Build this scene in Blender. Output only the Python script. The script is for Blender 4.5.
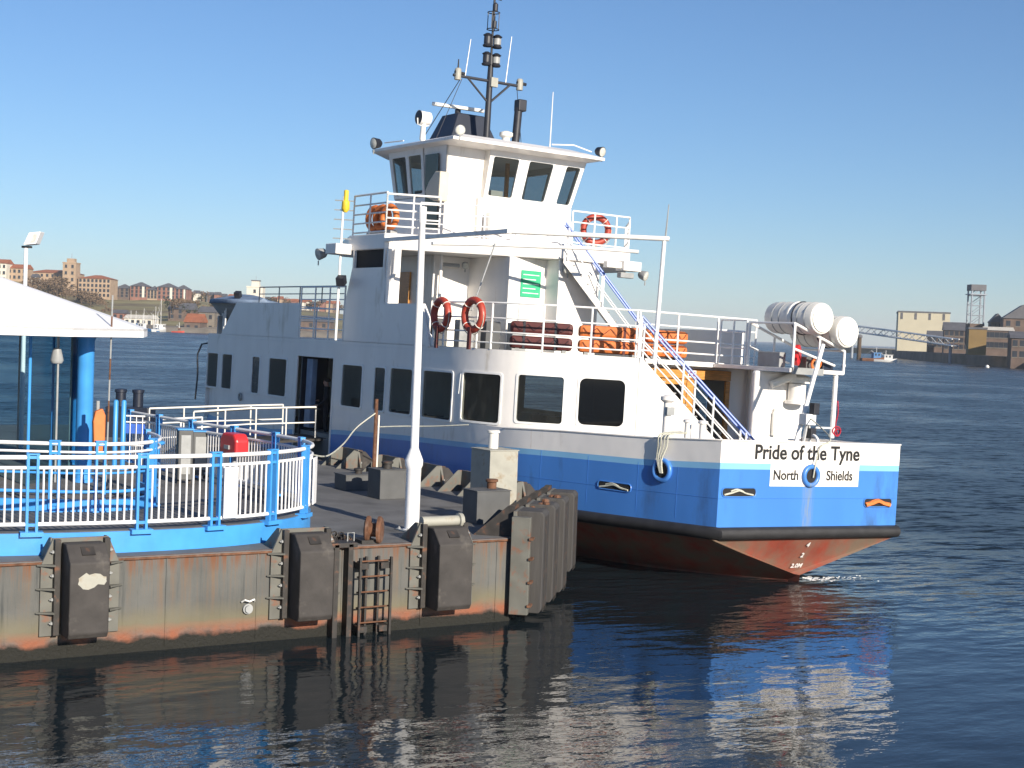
import bpy, bmesh, math, random
from mathutils import Vector, Matrix
random.seed(7)
R = math.radians
for o in list(bpy.data.objects): bpy.data.objects.remove(o)
scene = bpy.context.scene
COL = scene.collection

# ------------------------------------------------------------------ camera, sky, sun, exposure
CAM_H, VIEW, PITCH, ROLL, FOC = 5.2, R(32), R(2.0), R(2.1), 1500.0
fwd0 = Vector((math.sin(VIEW), math.cos(VIEW), 0)); rt0 = Vector((math.cos(VIEW), -math.sin(VIEW), 0)); up0 = Vector((0, 0, 1))
fwd = fwd0 * math.cos(PITCH) - up0 * math.sin(PITCH)
upc = up0 * math.cos(PITCH) + fwd0 * math.sin(PITCH)
rt = rt0 * math.cos(ROLL) + upc * math.sin(ROLL)
up = upc * math.cos(ROLL) - rt0 * math.sin(ROLL)
cd = bpy.data.cameras.new('camera'); cam = bpy.data.objects.new('camera', cd); COL.objects.link(cam)
cd.sensor_width = 36; cd.lens = 36 * FOC / 1024; cd.clip_start = 0.5; cd.clip_end = 20000
m3 = Matrix((rt, up, -fwd)).transposed()
cam.matrix_world = Matrix.Translation((0, 0, CAM_H)) @ m3.to_4x4()
scene.camera = cam

SUN_EL = R(21); SX, SY = 0.02, -1.0
sun_dir = Vector((SX * math.cos(SUN_EL), SY * math.cos(SUN_EL), math.sin(SUN_EL))).normalized()
world = bpy.data.worlds.new('World'); scene.world = world; world.use_nodes = True
wn = world.node_tree.nodes; wl = world.node_tree.links
bg = wn['Background']; sky = wn.new('ShaderNodeTexSky'); sky.sky_type = 'NISHITA'; sky.sun_disc = False
sky.sun_elevation = SUN_EL; sky.sun_rotation = math.atan2(SX, SY); sky.altitude = 0; sky.air_density = 0.95; sky.dust_density = 0.1; sky.ozone_density = 6.0
tn_ = wn.new('ShaderNodeMix'); tn_.data_type = 'RGBA'; tn_.blend_type = 'MULTIPLY'; tn_.inputs[0].default_value = 1; tn_.inputs[7].default_value = (0.985, 0.985, 1.01, 1); wl.new(sky.outputs[0], tn_.inputs[6]); wl.new(tn_.outputs[2], bg.inputs[0]); bg.inputs[1].default_value = 0.079
sd = bpy.data.lights.new('sun', 'SUN'); sd.energy = 5.0; sd.angle = R(0.53); sd.color = (1.0, 0.90, 0.76)
so = bpy.data.objects.new('sun', sd); COL.objects.link(so); so.rotation_euler = sun_dir.to_track_quat('Z', 'Y').to_euler(); so.location = (0, -40, 60)
scene.view_settings.view_transform = 'Standard'; scene.view_settings.look = 'None'; scene.view_settings.exposure = 0.55; scene.view_settings.gamma = 1
scene.render.engine = 'CYCLES'

def at(x, y, d):
    """world point seen at photo pixel x,y at depth d metres along the view (used to survey where things stand)"""
    return Vector((0, 0, CAM_H)) + (fwd + rt * ((x - 512) / FOC) - up * ((y - 384) / FOC)) * d
def ground(x, d, z=0.0):
    p = at(x, 330, d); return Vector((p.x, p.y, z))

# ------------------------------------------------------------------ materials
def mat(name, col, rough=0.5, var=0.12, scale=3.0, bump=0.0, bscale=None, metal=0.0, dirt=None, dirt_amt=0.0, dirt_scale=2.0, stretch=None, spec=0.5, coat=0.0):
    m = bpy.data.materials.new(name); m.use_nodes = True
    n = m.node_tree.nodes; l = m.node_tree.links; b = n['Principled BSDF']
    b.inputs['Roughness'].default_value = rough; b.inputs['Metallic'].default_value = metal
    b.inputs['Specular IOR Level'].default_value = spec; b.inputs['Coat Weight'].default_value = coat
    tc = n.new('ShaderNodeTexCoord'); mp = n.new('ShaderNodeMapping'); l.new(tc.outputs['Object'], mp.inputs[0])
    if stretch: mp.inputs['Scale'].default_value = stretch
    nz = n.new('ShaderNodeTexNoise'); nz.inputs['Scale'].default_value = scale; nz.inputs['Detail'].default_value = 6; l.new(mp.outputs[0], nz.inputs[0])
    mx = n.new('ShaderNodeMix'); mx.data_type = 'RGBA'
    c = Vector(col); mx.inputs[6].default_value = (*(c * (1 - var)), 1); mx.inputs[7].default_value = (*[min(1, v * (1 + var)) for v in c], 1)
    cr = n.new('ShaderNodeMapRange'); cr.inputs[1].default_value = 0.3; cr.inputs[2].default_value = 0.7; l.new(nz.outputs[0], cr.inputs[0]); l.new(cr.outputs[0], mx.inputs[0])
    out = mx.outputs[2]
    if dirt is not None:
        nd = n.new('ShaderNodeTexNoise'); nd.inputs['Scale'].default_value = dirt_scale; nd.inputs['Detail'].default_value = 8; nd.inputs['Roughness'].default_value = 0.65; l.new(mp.outputs[0], nd.inputs[0])
        rr = n.new('ShaderNodeMapRange'); rr.inputs[1].default_value = 0.62 - dirt_amt * 0.3; rr.inputs[2].default_value = 0.75 - dirt_amt * 0.15; l.new(nd.outputs[0], rr.inputs[0])
        m2 = n.new('ShaderNodeMix'); m2.data_type = 'RGBA'; l.new(rr.outputs[0], m2.inputs[0]); l.new(out, m2.inputs[6]); m2.inputs[7].default_value = (*dirt, 1); out = m2.outputs[2]
    l.new(out, b.inputs['Base Color'])
    if bump:
        nb = n.new('ShaderNodeTexNoise'); nb.inputs['Scale'].default_value = bscale or scale * 4; nb.inputs['Detail'].default_value = 5; l.new(mp.outputs[0], nb.inputs[0])
        bp = n.new('ShaderNodeBump'); bp.inputs['Strength'].default_value = 1; bp.inputs['Distance'].default_value = bump; l.new(nb.outputs[0], bp.inputs['Height']); l.new(bp.outputs[0], b.inputs['Normal'])
    return m

def glass(name, tint, alpha):
    m = bpy.data.materials.new(name); m.use_nodes = True
    n = m.node_tree.nodes; l = m.node_tree.links; b = n['Principled BSDF']; out = n['Material Output']
    b.inputs['Base Color'].default_value = (*[t * 0.05 for t in tint], 1); b.inputs['Roughness'].default_value = 0.04
    tr = n.new('ShaderNodeBsdfTransparent'); tr.inputs[0].default_value = (*tint, 1)
    mx = n.new('ShaderNodeMixShader'); mx.inputs[0].default_value = alpha; l.new(tr.outputs[0], mx.inputs[1]); l.new(b.outputs[0], mx.inputs[2]); l.new(mx.outputs[0], out.inputs[0])
    return m

MT = {}
MT['white'] = mat('white_paint', (0.82, 0.79, 0.75), 0.38, 0.05, 1.5, 0.004, 3, dirt=(0.55, 0.50, 0.42), dirt_amt=0.10, dirt_scale=1.3, stretch=(1, 1, 0.35))
def rust_runs(m):
    n = m.node_tree.nodes; l = m.node_tree.links; b = n['Principled BSDF']; base = b.inputs['Base Color'].links[0].from_socket
    tc = n.new('ShaderNodeTexCoord'); mp = n.new('ShaderNodeMapping'); mp.inputs['Scale'].default_value = (4, 4, .35); l.new(tc.outputs['Object'], mp.inputs[0])
    a = n.new('ShaderNodeTexNoise'); a.inputs['Scale'].default_value = 1.7; a.inputs['Detail'].default_value = 9; a.inputs['Roughness'].default_value = .7; l.new(mp.outputs[0], a.inputs[0])
    r = n.new('ShaderNodeMapRange'); r.inputs[1].default_value = .64; r.inputs[2].default_value = .78; r.inputs[4].default_value = .75; l.new(a.outputs[0], r.inputs[0])
    k = n.new('ShaderNodeMix'); k.data_type = 'RGBA'; l.new(r.outputs[0], k.inputs[0]); l.new(base, k.inputs[6]); k.inputs[7].default_value = (0.42, 0.27, 0.15, 1); l.new(k.outputs[2], b.inputs['Base Color'])
    w = n.new('ShaderNodeTexNoise'); w.inputs['Scale'].default_value = 1.1; l.new(tc.outputs['Object'], w.inputs[0])
    bp = n.new('ShaderNodeBump'); bp.inputs['Distance'].default_value = .02; l.new(w.outputs[0], bp.inputs['Height']); l.new(bp.outputs[0], b.inputs['Normal'])
rust_runs(MT['white'])
MT['white_rail'] = mat('white_rail_paint', (0.80, 0.80, 0.78), 0.4, 0.06, 6)
MT['blue'] = mat('blue_hull_paint', (0.06, 0.215, 0.60), 0.36, 0.10, 0.8, 0.006, 2.0, dirt=(0.05, 0.13, 0.32), dirt_amt=0.22, dirt_scale=0.9, stretch=(1, 1, 0.3))
def transom_stain(m):
    n = m.node_tree.nodes; l = m.node_tree.links; b = n['Principled BSDF']; base = b.inputs['Base Color'].links[0].from_socket
    tc = n.new('ShaderNodeTexCoord'); sp = n.new('ShaderNodeSeparateXYZ'); l.new(tc.outputs['Object'], sp.inputs[0])
    nz = n.new('ShaderNodeTexNoise'); nz.inputs['Scale'].default_value = 6; mp = n.new('ShaderNodeMapping'); mp.inputs['Scale'].default_value = (3, 1, .4); l.new(tc.outputs['Object'], mp.inputs[0]); l.new(mp.outputs[0], nz.inputs[0])
    def mth(op, a, c):
        k = n.new('ShaderNodeMath'); k.operation = op; k.use_clamp = op == 'MULTIPLY'
        for i, v in enumerate((a, c)):
            if isinstance(v, float): k.inputs[i].default_value = v
            else: l.new(v, k.inputs[i])
        return k.outputs[0]
    def rng(src, a, c):
        r = n.new('ShaderNodeMapRange'); r.inputs[1].default_value = a; r.inputs[2].default_value = c; l.new(src, r.inputs[0]); return r.outputs[0]
    dx = mth('ABSOLUTE', mth('ADD', sp.outputs[0], 0.10), 0.0)
    f = mth('MULTIPLY', mth('MULTIPLY', rng(dx, 0.20, 0.05), rng(sp.outputs[1], 0.2, 0.1)), mth('MULTIPLY', rng(nz.outputs[0], 0.3, 0.65), rng(sp.outputs[2], 2.4, 2.1)))
    k = n.new('ShaderNodeMix'); k.data_type = 'RGBA'; l.new(mth('MULTIPLY', f, 0.75), k.inputs[0]); l.new(base, k.inputs[6]); k.inputs[7].default_value = (0.22, 0.27, 0.30, 1); l.new(k.outputs[2], b.inputs['Base Color'])
transom_stain(MT['blue'])
MT['pale_blue'] = mat('pale_blue_stripe', (0.22, 0.48, 0.74), 0.4, 0.06, 1.5)
MT['red'] = mat('antifouling_red', (0.27, 0.050, 0.028), 0.75, 0.25, 1.6, 0.01, 5, dirt=(0.17, 0.12, 0.085), dirt_amt=0.85, dirt_scale=1.1, stretch=(1, 1, 0.5))
MT['black'] = mat('black_rubber', (0.022, 0.022, 0.024), 0.6, 0.25, 4, 0.006, 9)
MT['dark'] = mat('opening_shade_black', (0.012, 0.012, 0.014), 0.8, 0.1, 3)  # near-black that paints in the shade inside openings
MT['navy'] = mat('navy_casing', (0.012, 0.018, 0.035), 0.45, 0.15, 2)
MT['mast'] = mat('mast_dark_paint', (0.02, 0.022, 0.03), 0.5, 0.2, 4)
MT['deck'] = mat('deck_green_grey', (0.16, 0.17, 0.17), 0.7, 0.15, 3)
MT['wood'] = mat('varnished_wood', (0.52, 0.24, 0.06), 0.4, 0.35, 5, stretch=(0.6, 8, 8))
MT['handrail_blue'] = mat('handrail_blue', (0.06, 0.15, 0.55), 0.35, 0.1, 5)
MT['buoy_red'] = mat('buoy_red', (0.36, 0.045, 0.025), 0.5, 0.15, 8)
MT['orange'] = mat('buoy_orange', (0.62, 0.17, 0.04), 0.55, 0.15, 5)
MT['maroon'] = mat('maroon_and_shaded_orange', (0.085, 0.016, 0.015), 0.6, 0.2, 4)  # fittings, and an orange float whose shade is put into the colour
MT['green'] = mat('green_sign', (0.03, 0.40, 0.20), 0.5, 0.04, 4)
MT['lettering'] = mat('black_lettering', (0.015, 0.015, 0.015), 0.5, 0.0, 4)
MT['rope'] = mat('rope', (0.50, 0.50, 0.42), 0.9, 0.25, 30)
MT['rope_orange'] = mat('orange_rope', (0.75, 0.20, 0.05), 0.9, 0.25, 30)
MT['rope_red'] = mat('red_rope', (0.40, 0.02, 0.04), 0.9, 0.25, 30)
MT['grey'] = mat('grey_fitting', (0.30, 0.31, 0.31), 0.5, 0.15, 5)
MT['lens'] = mat('lamp_lens', (0.55, 0.55, 0.50), 0.15, 0.2, 8)
MT['cream'] = mat('cream_canister', (0.78, 0.76, 0.70), 0.4, 0.06, 3)
MT['hailer_cream'] = mat('hailer_cream', (0.60, 0.54, 0.42), 0.5, 0.06, 3)
MT['yellow'] = mat('yellow_plastic', (0.72, 0.52, 0.04), 0.5, 0.1, 5)
MT['tarp'] = mat('blue_grey_tarpaulin', (0.16, 0.22, 0.32), 0.6, 0.2, 3, 0.03, 4)
MT['window'] = glass('tinted_window_glass', (0.62, 0.64, 0.60), 0.42)
MT['dark_window'] = glass('dark_window_glass', (0.10, 0.10, 0.10), 0.92)
MT['bridge_glass'] = glass('bridge_window_glass', (0.66, 0.72, 0.73), 0.34)
MT['shelter_glass'] = glass('pale_blue_shelter_glass', (0.76, 0.91, 0.96), 0.12)
MT['fence_blue'] = mat('fence_blue_paint', (0.055, 0.29, 0.68), 0.35, 0.10, 3)
MT['fence_white'] = mat('fence_white_paint', (0.82, 0.82, 0.82), 0.4, 0.04, 5)
MT['roof_white'] = mat('white_membrane_roof', (0.86, 0.86, 0.86), 0.55, 0.03, 1)
MT['steel'] = mat('pontoon_plate_grey', (0.25, 0.245, 0.225), 0.6, 0.2, 1.2)
MT['fender_steel'] = mat('fender_bracket_steel', (0.125, 0.125, 0.11), 0.65, 0.2, 3, dirt=(0.20, 0.07, 0.03), dirt_amt=0.3, dirt_scale=4)
MT['rubber'] = mat('worn_fender_rubber', (0.042, 0.038, 0.036), 0.75, 0.25, 3, 0.008, 8, dirt=(0.10, 0.09, 0.08), dirt_amt=0.12, dirt_scale=2.2)
MT['rubber_grey'] = mat('weathered_grey_rubber', (0.056, 0.053, 0.051), 0.8, 0.2, 2.5, 0.006, 8, dirt=(0.045, 0.045, 0.05), dirt_amt=0.4, dirt_scale=1.5, stretch=(3, 3, .3))
MT['rust'] = mat('rusty_iron', (0.13, 0.058, 0.03), 0.85, 0.4, 8, 0.01, 20, dirt=(0.18, 0.11, 0.08), dirt_amt=0.4, dirt_scale=6)
MT['iron'] = mat('black_iron', (0.03, 0.027, 0.025), 0.65, 0.3, 6, dirt=(0.14, 0.06, 0.03), dirt_amt=0.2, dirt_scale=6)
MT['pontoon_deck'] = mat('pontoon_deck_coating', (0.135, 0.135, 0.135), 0.8, 0.2, 1.5, 0.004, 25, dirt=(0.07, 0.07, 0.07), dirt_amt=0.3, dirt_scale=0.8)
MT['box_grey'] = mat('grey_box_paint', (0.34, 0.335, 0.29), 0.55, 0.15, 3, dirt=(0.24, 0.18, 0.11), dirt_amt=0.25, dirt_scale=3)
MT['box_dark'] = mat('dark_grey_box_paint', (0.085, 0.088, 0.09), 0.6, 0.15, 3)
MT['cabinet_red'] = mat('red_cabinet', (0.55, 0.03, 0.035), 0.35, 0.08, 3)
MT['cloth'] = mat('dark_clothing', (0.02, 0.02, 0.025), 0.85, 0.2, 10)
MT['trousers'] = mat('dark_trousers', (0.018, 0.019, 0.026), 0.85, 0.2, 10)
MT['skin'] = mat('skin', (0.50, 0.28, 0.20), 0.5, 0.08, 10)
MT['hair'] = mat('dark_hair', (0.03, 0.02, 0.015), 0.7, 0.2, 20)

# plate of the pontoon face: rust streaks under the deck edge, orange tide band and dark weed at the water
def pontoon_face_material():
    m = mat('pontoon_face_plate', (0.108, 0.109, 0.103), 0.85, 0.22, 1.1)
    n = m.node_tree.nodes; l = m.node_tree.links; b = n['Principled BSDF']; base = b.inputs['Base Color'].links[0].from_socket
    geo = n.new('ShaderNodeNewGeometry'); sp = n.new('ShaderNodeSeparateXYZ'); l.new(geo.outputs['Position'], sp.inputs[0])
    mp = n.new('ShaderNodeMapping'); mp.inputs['Scale'].default_value = (5.5, 5.5, 0.30); l.new(geo.outputs['Position'], mp.inputs[0])
    n1 = n.new('ShaderNodeTexNoise'); n1.inputs['Scale'].default_value = 1.6; n1.inputs['Detail'].default_value = 8; n1.inputs['Roughness'].default_value = 0.7; l.new(mp.outputs[0], n1.inputs[0])
    n2 = n.new('ShaderNodeTexNoise'); n2.inputs['Scale'].default_value = 2.5; n2.inputs['Detail'].default_value = 6; l.new(geo.outputs['Position'], n2.inputs[0])
    def rng(src, a, c):
        r = n.new('ShaderNodeMapRange'); r.inputs[1].default_value = a; r.inputs[2].default_value = c; l.new(src, r.inputs[0]); return r.outputs[0]
    def mth(op, a, c):
        k = n.new('ShaderNodeMath'); k.operation = op
        for i, v in enumerate((a, c)):
            if isinstance(v, float): k.inputs[i].default_value = v
            else: l.new(v, k.inputs[i])
        return k.outputs[0]
    def mix(f, a, colr):
        k = n.new('ShaderNodeMix'); k.data_type = 'RGBA'; l.new(f, k.inputs[0]); l.new(a, k.inputs[6]); k.inputs[7].default_value = (*colr, 1); return k.outputs[2]
    z = sp.outputs[2]
    zz = mth('ADD', z, mth('MULTIPLY', mth('SUBTRACT', n2.outputs[0], 0.5), 0.28))
    streak = mth('MULTIPLY', rng(n1.outputs[0], 0.50, 0.68), rng(z, 0.25, 1.35))
    c = mix(mth('MULTIPLY', streak, 0.7), mix(rng(n1.outputs[0], 0.46, 0.30), base, (0.055, 0.06, 0.06)), (0.19, 0.105, 0.048))
    c = mix(mth('MULTIPLY', rng(n1.outputs[0], 0.45, 0.62), rng(zz, 1.18, 1.45)), c, (0.16, 0.055, 0.02))
    c = mix(mth('MULTIPLY', mth('MULTIPLY', rng(zz, 0.22, 0.34), rng(zz, 0.75, 0.45)), 0.55), c, (0.17, 0.145, 0.075))
    c = mix(mth('MULTIPLY', rng(zz, 0.44, 0.30), rng(n2.outputs[0], 0.25, 0.6)), c, (0.24, 0.085, 0.045))
    c = mix(rng(zz, 0.24, 0.17), c, (0.012, 0.012, 0.009))
    l.new(c, b.inputs['Base Color'])
    n3 = n.new('ShaderNodeTexNoise'); n3.inputs['Scale'].default_value = 22; n3.inputs['Detail'].default_value = 6; l.new(geo.outputs['Position'], n3.inputs[0]); bp = n.new('ShaderNodeBump'); bp.inputs['Distance'].default_value = 1.0; l.new(mth('ADD', mth('MULTIPLY', n2.outputs[0], 0.012), mth('MULTIPLY', n3.outputs[0], mth('ADD', mth('MULTIPLY', rng(zz, 0.4, 0.2), 0.03), 0.002))), bp.inputs['Height']); l.new(bp.outputs[0], b.inputs['Normal'])
    return m
MT['pontoon_face'] = pontoon_face_material()

def water_material():
    m = bpy.data.materials.new('river_water'); m.use_nodes = True
    n = m.node_tree.nodes; l = m.node_tree.links; b = n['Principled BSDF']
    b.inputs['Base Color'].default_value = (0.010, 0.017, 0.022, 1); b.inputs['Roughness'].default_value = 0.03; b.inputs['IOR'].default_value = 1.33
    geo = n.new('ShaderNodeNewGeometry')
    def noise(scale, sx, sy, detail, rot=0.0, rough=0.55):
        mp = n.new('ShaderNodeMapping'); mp.inputs['Scale'].default_value = (sx, sy, 1); mp.inputs['Rotation'].default_value = (0, 0, rot); l.new(geo.outputs['Position'], mp.inputs[0])
        t = n.new('ShaderNodeTexNoise'); t.inputs['Scale'].default_value = scale; t.inputs['Detail'].default_value = detail; t.inputs['Roughness'].default_value = rough; l.new(mp.outputs[0], t.inputs[0]); return t.outputs[0]
    def mth(op, a, c):
        k = n.new('ShaderNodeMath'); k.operation = op
        for i, v in enumerate((a, c)):
            if isinstance(v, float): k.inputs[i].default_value = v
            else: l.new(v, k.inputs[i])
        return k.outputs[0]
    # open river is choppy, the pocket in the lee of pontoon and ferry is calmer
    d = n.new('ShaderNodeVectorMath'); d.operation = 'DISTANCE'; l.new(geo.outputs['Position'], d.inputs[0]); d.inputs[1].default_value = (13, 16, 0)
    open_ = n.new('ShaderNodeMapRange'); open_.interpolation_type = 'SMOOTHSTEP'; open_.inputs[1].default_value = 5; open_.inputs[2].default_value = 26; open_.inputs[3].default_value = 0.10; open_.inputs[4].default_value = 1.0; l.new(d.outputs['Value'], open_.inputs[0])
    patch = n.new('ShaderNodeMapRange'); l.new(noise(0.05, 1, 1, 3), patch.inputs[0]); patch.inputs[1].default_value = 0.35; patch.inputs[2].default_value = 0.65; patch.inputs[3].default_value = 0.6; patch.inputs[4].default_value = 1.25
    h = mth('ADD', mth('MULTIPLY', noise(0.5, 1, 2.0, 2, R(32)), 0.55), mth('MULTIPLY', noise(2.0, 1, 1.8, 3, R(24)), 0.17))
    h = mth('ADD', h, mth('MULTIPLY', noise(8.0, 1, 1.4, 2, R(-45)), 0.014))
    h = mth('MULTIPLY', mth('MULTIPLY', h, open_.outputs[0]), 0.6)
    bp = n.new('ShaderNodeBump'); bp.inputs['Strength'].default_value = 1; bp.inputs['Distance'].default_value = 1.0; l.new(h, bp.inputs['Height'])
    rg = n.new('ShaderNodeMapRange'); rg.inputs[1].default_value = 0.1; rg.inputs[2].default_value = 1.0; rg.inputs[3].default_value = 0.03; rg.inputs[4].default_value = 0.30; l.new(mth('MULTIPLY', open_.outputs[0], patch.outputs[0]), rg.inputs[0]); l.new(rg.outputs[0], b.inputs['Roughness'])
    # wavelet slopes of the open river (independent of viewing distance)
    def slope(scale, sx, sy, rot, amp):
        mp = n.new('ShaderNodeMapping'); mp.inputs['Scale'].default_value = (sx, sy, 1); mp.inputs['Rotation'].default_value = (0, 0, rot); l.new(geo.outputs['Position'], mp.inputs[0])
        t = n.new('ShaderNodeTexNoise'); t.inputs['Scale'].default_value = scale; t.inputs['Detail'].default_value = 3; l.new(mp.outputs[0], t.inputs[0])
        v = n.new('ShaderNodeVectorMath'); v.operation = 'SUBTRACT'; l.new(t.outputs['Color'], v.inputs[0]); v.inputs[1].default_value = (.5, .5, .5)
        k = n.new('ShaderNodeVectorMath'); k.operation = 'MULTIPLY'; l.new(v.outputs[0], k.inputs[0]); k.inputs[1].default_value = (amp, amp, 0); return k.outputs[0]
    def vadd(a, c):
        k = n.new('ShaderNodeVectorMath'); k.operation = 'ADD'; l.new(a, k.inputs[0]); l.new(c, k.inputs[1]); return k.outputs[0]
    sl = vadd(slope(0.35, 1, 2.2, R(32), 0.9), slope(1.6, 1, 1.8, R(20), 1.1))
    sc = n.new('ShaderNodeVectorMath'); sc.operation = 'SCALE'; l.new(sl, sc.inputs[0]); l.new(mth('MULTIPLY', mth('POWER', open_.outputs[0], 1.5), patch.outputs[0]), sc.inputs['Scale'])
    nm = n.new('ShaderNodeVectorMath'); nm.operation = 'NORMALIZE'; l.new(vadd(bp.outputs[0], sc.outputs[0]), nm.inputs[0]); l.new(nm.outputs[0], b.inputs['Normal'])
    return m

# ------------------------------------------------------------------ mesh building
class MB:
    def __init__(s): s.v = []; s.f = []; s.mi = []; s.m = 0
    def add(s, vs, fs):
        o = len(s.v); s.v += [tuple(p) for p in vs]
        for f in fs: s.f.append(tuple(i + o for i in f)); s.mi.append(s.m)
        return s
    def box(s, x0, x1, y0, y1, z0, z1):
        return s.add([(x0, y0, z0), (x1, y0, z0), (x1, y1, z0), (x0, y1, z0), (x0, y0, z1), (x1, y0, z1), (x1, y1, z1), (x0, y1, z1)],
                     [(0, 3, 2, 1), (4, 5, 6, 7), (0, 1, 5, 4), (1, 2, 6, 5), (2, 3, 7, 6), (3, 0, 4, 7)])
    def obox(s, c, ux, uy, uz, hx, hy, hz):
        c = Vector(c); ux, uy, uz = Vector(ux).normalized() * hx, Vector(uy).normalized() * hy, Vector(uz).normalized() * hz
        vs = [c + ux * i + uy * j + uz * k for k in (-1, 1) for (i, j) in ((-1, -1), (1, -1), (1, 1), (-1, 1))]
        return s.add(vs, [(0, 3, 2, 1), (4, 5, 6, 7), (0, 1, 5, 4), (1, 2, 6, 5), (2, 3, 7, 6), (3, 0, 4, 7)])
    def prism(s, poly, z0, z1):
        n = len(poly)
        z0f = z0 if callable(z0) else (lambda p: z0); z1f = z1 if callable(z1) else (lambda p: z1)
        vs = [(p[0], p[1], z0f(p)) for p in poly] + [(p[0], p[1], z1f(p)) for p in poly]
        return s.add(vs, [tuple(range(n - 1, -1, -1)), tuple(range(n, 2 * n))] + [(i, (i + 1) % n, n + (i + 1) % n, n + i) for i in range(n)])
    def extrude(s, poly, vec):
        n = len(poly); vec = Vector(vec); vs = [Vector(p) for p in poly] + [Vector(p) + vec for p in poly]
        return s.add(vs, [tuple(range(n - 1, -1, -1)), tuple(range(n, 2 * n))] + [(i, (i + 1) % n, n + (i + 1) % n, n + i) for i in range(n)])
    def cyl(s, p0, p1, r0, r1=None, n=10):
        return s.tube([p0, p1], [r0, r0 if r1 is None else r1], n)
    def tube(s, pts, r, n=6, closed=False):
        pts = [Vector(p) for p in pts]; k = len(pts); rs = r if isinstance(r, (list, tuple)) else [r] * k
        rings = []; prev = None
        for i, p in enumerate(pts):
            if closed: t = pts[(i + 1) % k] - pts[i - 1]
            else: t = pts[min(i + 1, k - 1)] - pts[max(i - 1, 0)]
            t = t.normalized() if t.length > 1e-9 else Vector((0, 0, 1))
            a = prev if prev is not None else (Vector((0, 0, 1)) if abs(t.z) < 0.9 else Vector((1, 0, 0)))
            u = (a - t * a.dot(t)).normalized(); prev = u; w = t.cross(u)
            rings.append([p + (u * math.cos(2 * math.pi * j / n) + w * math.sin(2 * math.pi * j / n)) * rs[i] for j in range(n)])
        vs = [q for rg in rings for q in rg]; fs = []
        for i in range(k if closed else k - 1):
            b = ((i + 1) % k) * n; a = i * n
            for j in range(n): fs.append((a + j, a + (j + 1) % n, b + (j + 1) % n, b + j))
        if not closed: fs += [tuple(range(n - 1, -1, -1)), tuple(range((k - 1) * n, k * n))]
        return s.add(vs, fs)
    def lathe(s, prof, c=(0, 0, 0), axis=(0, 0, 1), n=16):
        ax = Vector(axis).normalized(); a = Vector((1, 0, 0)) if abs(ax.x) < 0.9 else Vector((0, 1, 0)); u = (a - ax * a.dot(ax)).normalized(); w = ax.cross(u); c = Vector(c)
        vs = [c + ax * h + (u * math.cos(2 * math.pi * j / n) + w * math.sin(2 * math.pi * j / n)) * r for (r, h) in prof for j in range(n)]
        k = len(prof); fs = [(i * n + j, i * n + (j + 1) % n, (i + 1) * n + (j + 1) % n, (i + 1) * n + j) for i in range(k - 1) for j in range(n)]
        fs += [tuple(range(n - 1, -1, -1)), tuple(range((k - 1) * n, k * n))]
        return s.add(vs, fs)
    def torus(s, c, axis, rad, r, n=24, m=8, a0=0, a1=2 * math.pi):
        ax = Vector(axis).normalized(); a = Vector((0, 0, 1)) if abs(ax.z) < 0.9 else Vector((1, 0, 0)); u = (a - ax * a.dot(ax)).normalized(); w = ax.cross(u); c = Vector(c)
        full = abs(a1 - a0 - 2 * math.pi) < 1e-6
        pts = [c + (u * math.cos(a0 + (a1 - a0) * i / n) + w * math.sin(a0 + (a1 - a0) * i / n)) * rad for i in range(n if full else n + 1)]
        return s.tube(pts, r, m, closed=full)
    def ball(s, c, r, n=10, m=7, sq=(1, 1, 1)):
        c = Vector(c); prof = [(math.sin(math.pi * i / m), -math.cos(math.pi * i / m)) for i in range(m + 1)]
        vs = [c + Vector((p * math.cos(2 * math.pi * j / n) * sq[0], p * math.sin(2 * math.pi * j / n) * sq[1], h * sq[2])) * r for (p, h) in prof for j in range(n)]
        return s.add(vs, [(i * n + j, i * n + (j + 1) % n, (i + 1) * n + (j + 1) % n, (i + 1) * n + j) for i in range(m) for j in range(n)])
    def mesh(s, name, mats, smooth=None):
        me = bpy.data.meshes.new(name); me.from_pydata(s.v, [], s.f)
        for m in (mats if isinstance(mats, (list, tuple)) else [mats]): me.materials.append(MT[m] if isinstance(m, str) else m)
        for p, i in zip(me.polygons, s.mi): p.material_index = i
        bm = bmesh.new(); bm.from_mesh(me); bmesh.ops.remove_doubles(bm, verts=bm.verts, dist=1e-5); bmesh.ops.recalc_face_normals(bm, faces=bm.faces); bm.to_mesh(me); bm.free()
        if smooth is not None:
            for p in me.polygons: p.use_smooth = True
            try: me.set_sharp_from_angle(angle=R(smooth))
            except Exception: pass
        return me
    def obj(s, name, mats, parent=None, smooth=None, bevel=0, solid=0, rimless=False):
        return link(name, s.mesh(name, mats, smooth), parent, bevel, solid, rimless=rimless)

def link(name, me, parent=None, bevel=0, solid=0, loc=None, rot=None, rimless=False):
    o = bpy.data.objects.new(name, me); COL.objects.link(o)
    if parent: o.parent = parent
    if loc is not None: o.location = loc
    if rot is not None: o.rotation_euler = rot
    if solid:
        md = o.modifiers.new('thickness', 'SOLIDIFY'); md.thickness = solid; md.offset = 0; md.use_rim = not rimless
    if bevel:
        md = o.modifiers.new('edge', 'BEVEL'); md.width = bevel; md.segments = 2; md.limit_method = 'ANGLE'
    return o
def tag(o, label=None, cat=None, group=None, kind=None):
    for k, v in (('label', label), ('category', cat), ('group', group), ('kind', kind)):
        if v: o[k] = v
    return o
def thing(name, label, cat, loc=(0, 0, 0), rot=(0, 0, 0), group=None):
    o = bpy.data.objects.new(name, None); COL.objects.link(o); o.location = loc; o.rotation_euler = rot; o.empty_display_size = 0.2
    return tag(o, label, cat, group)
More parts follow.
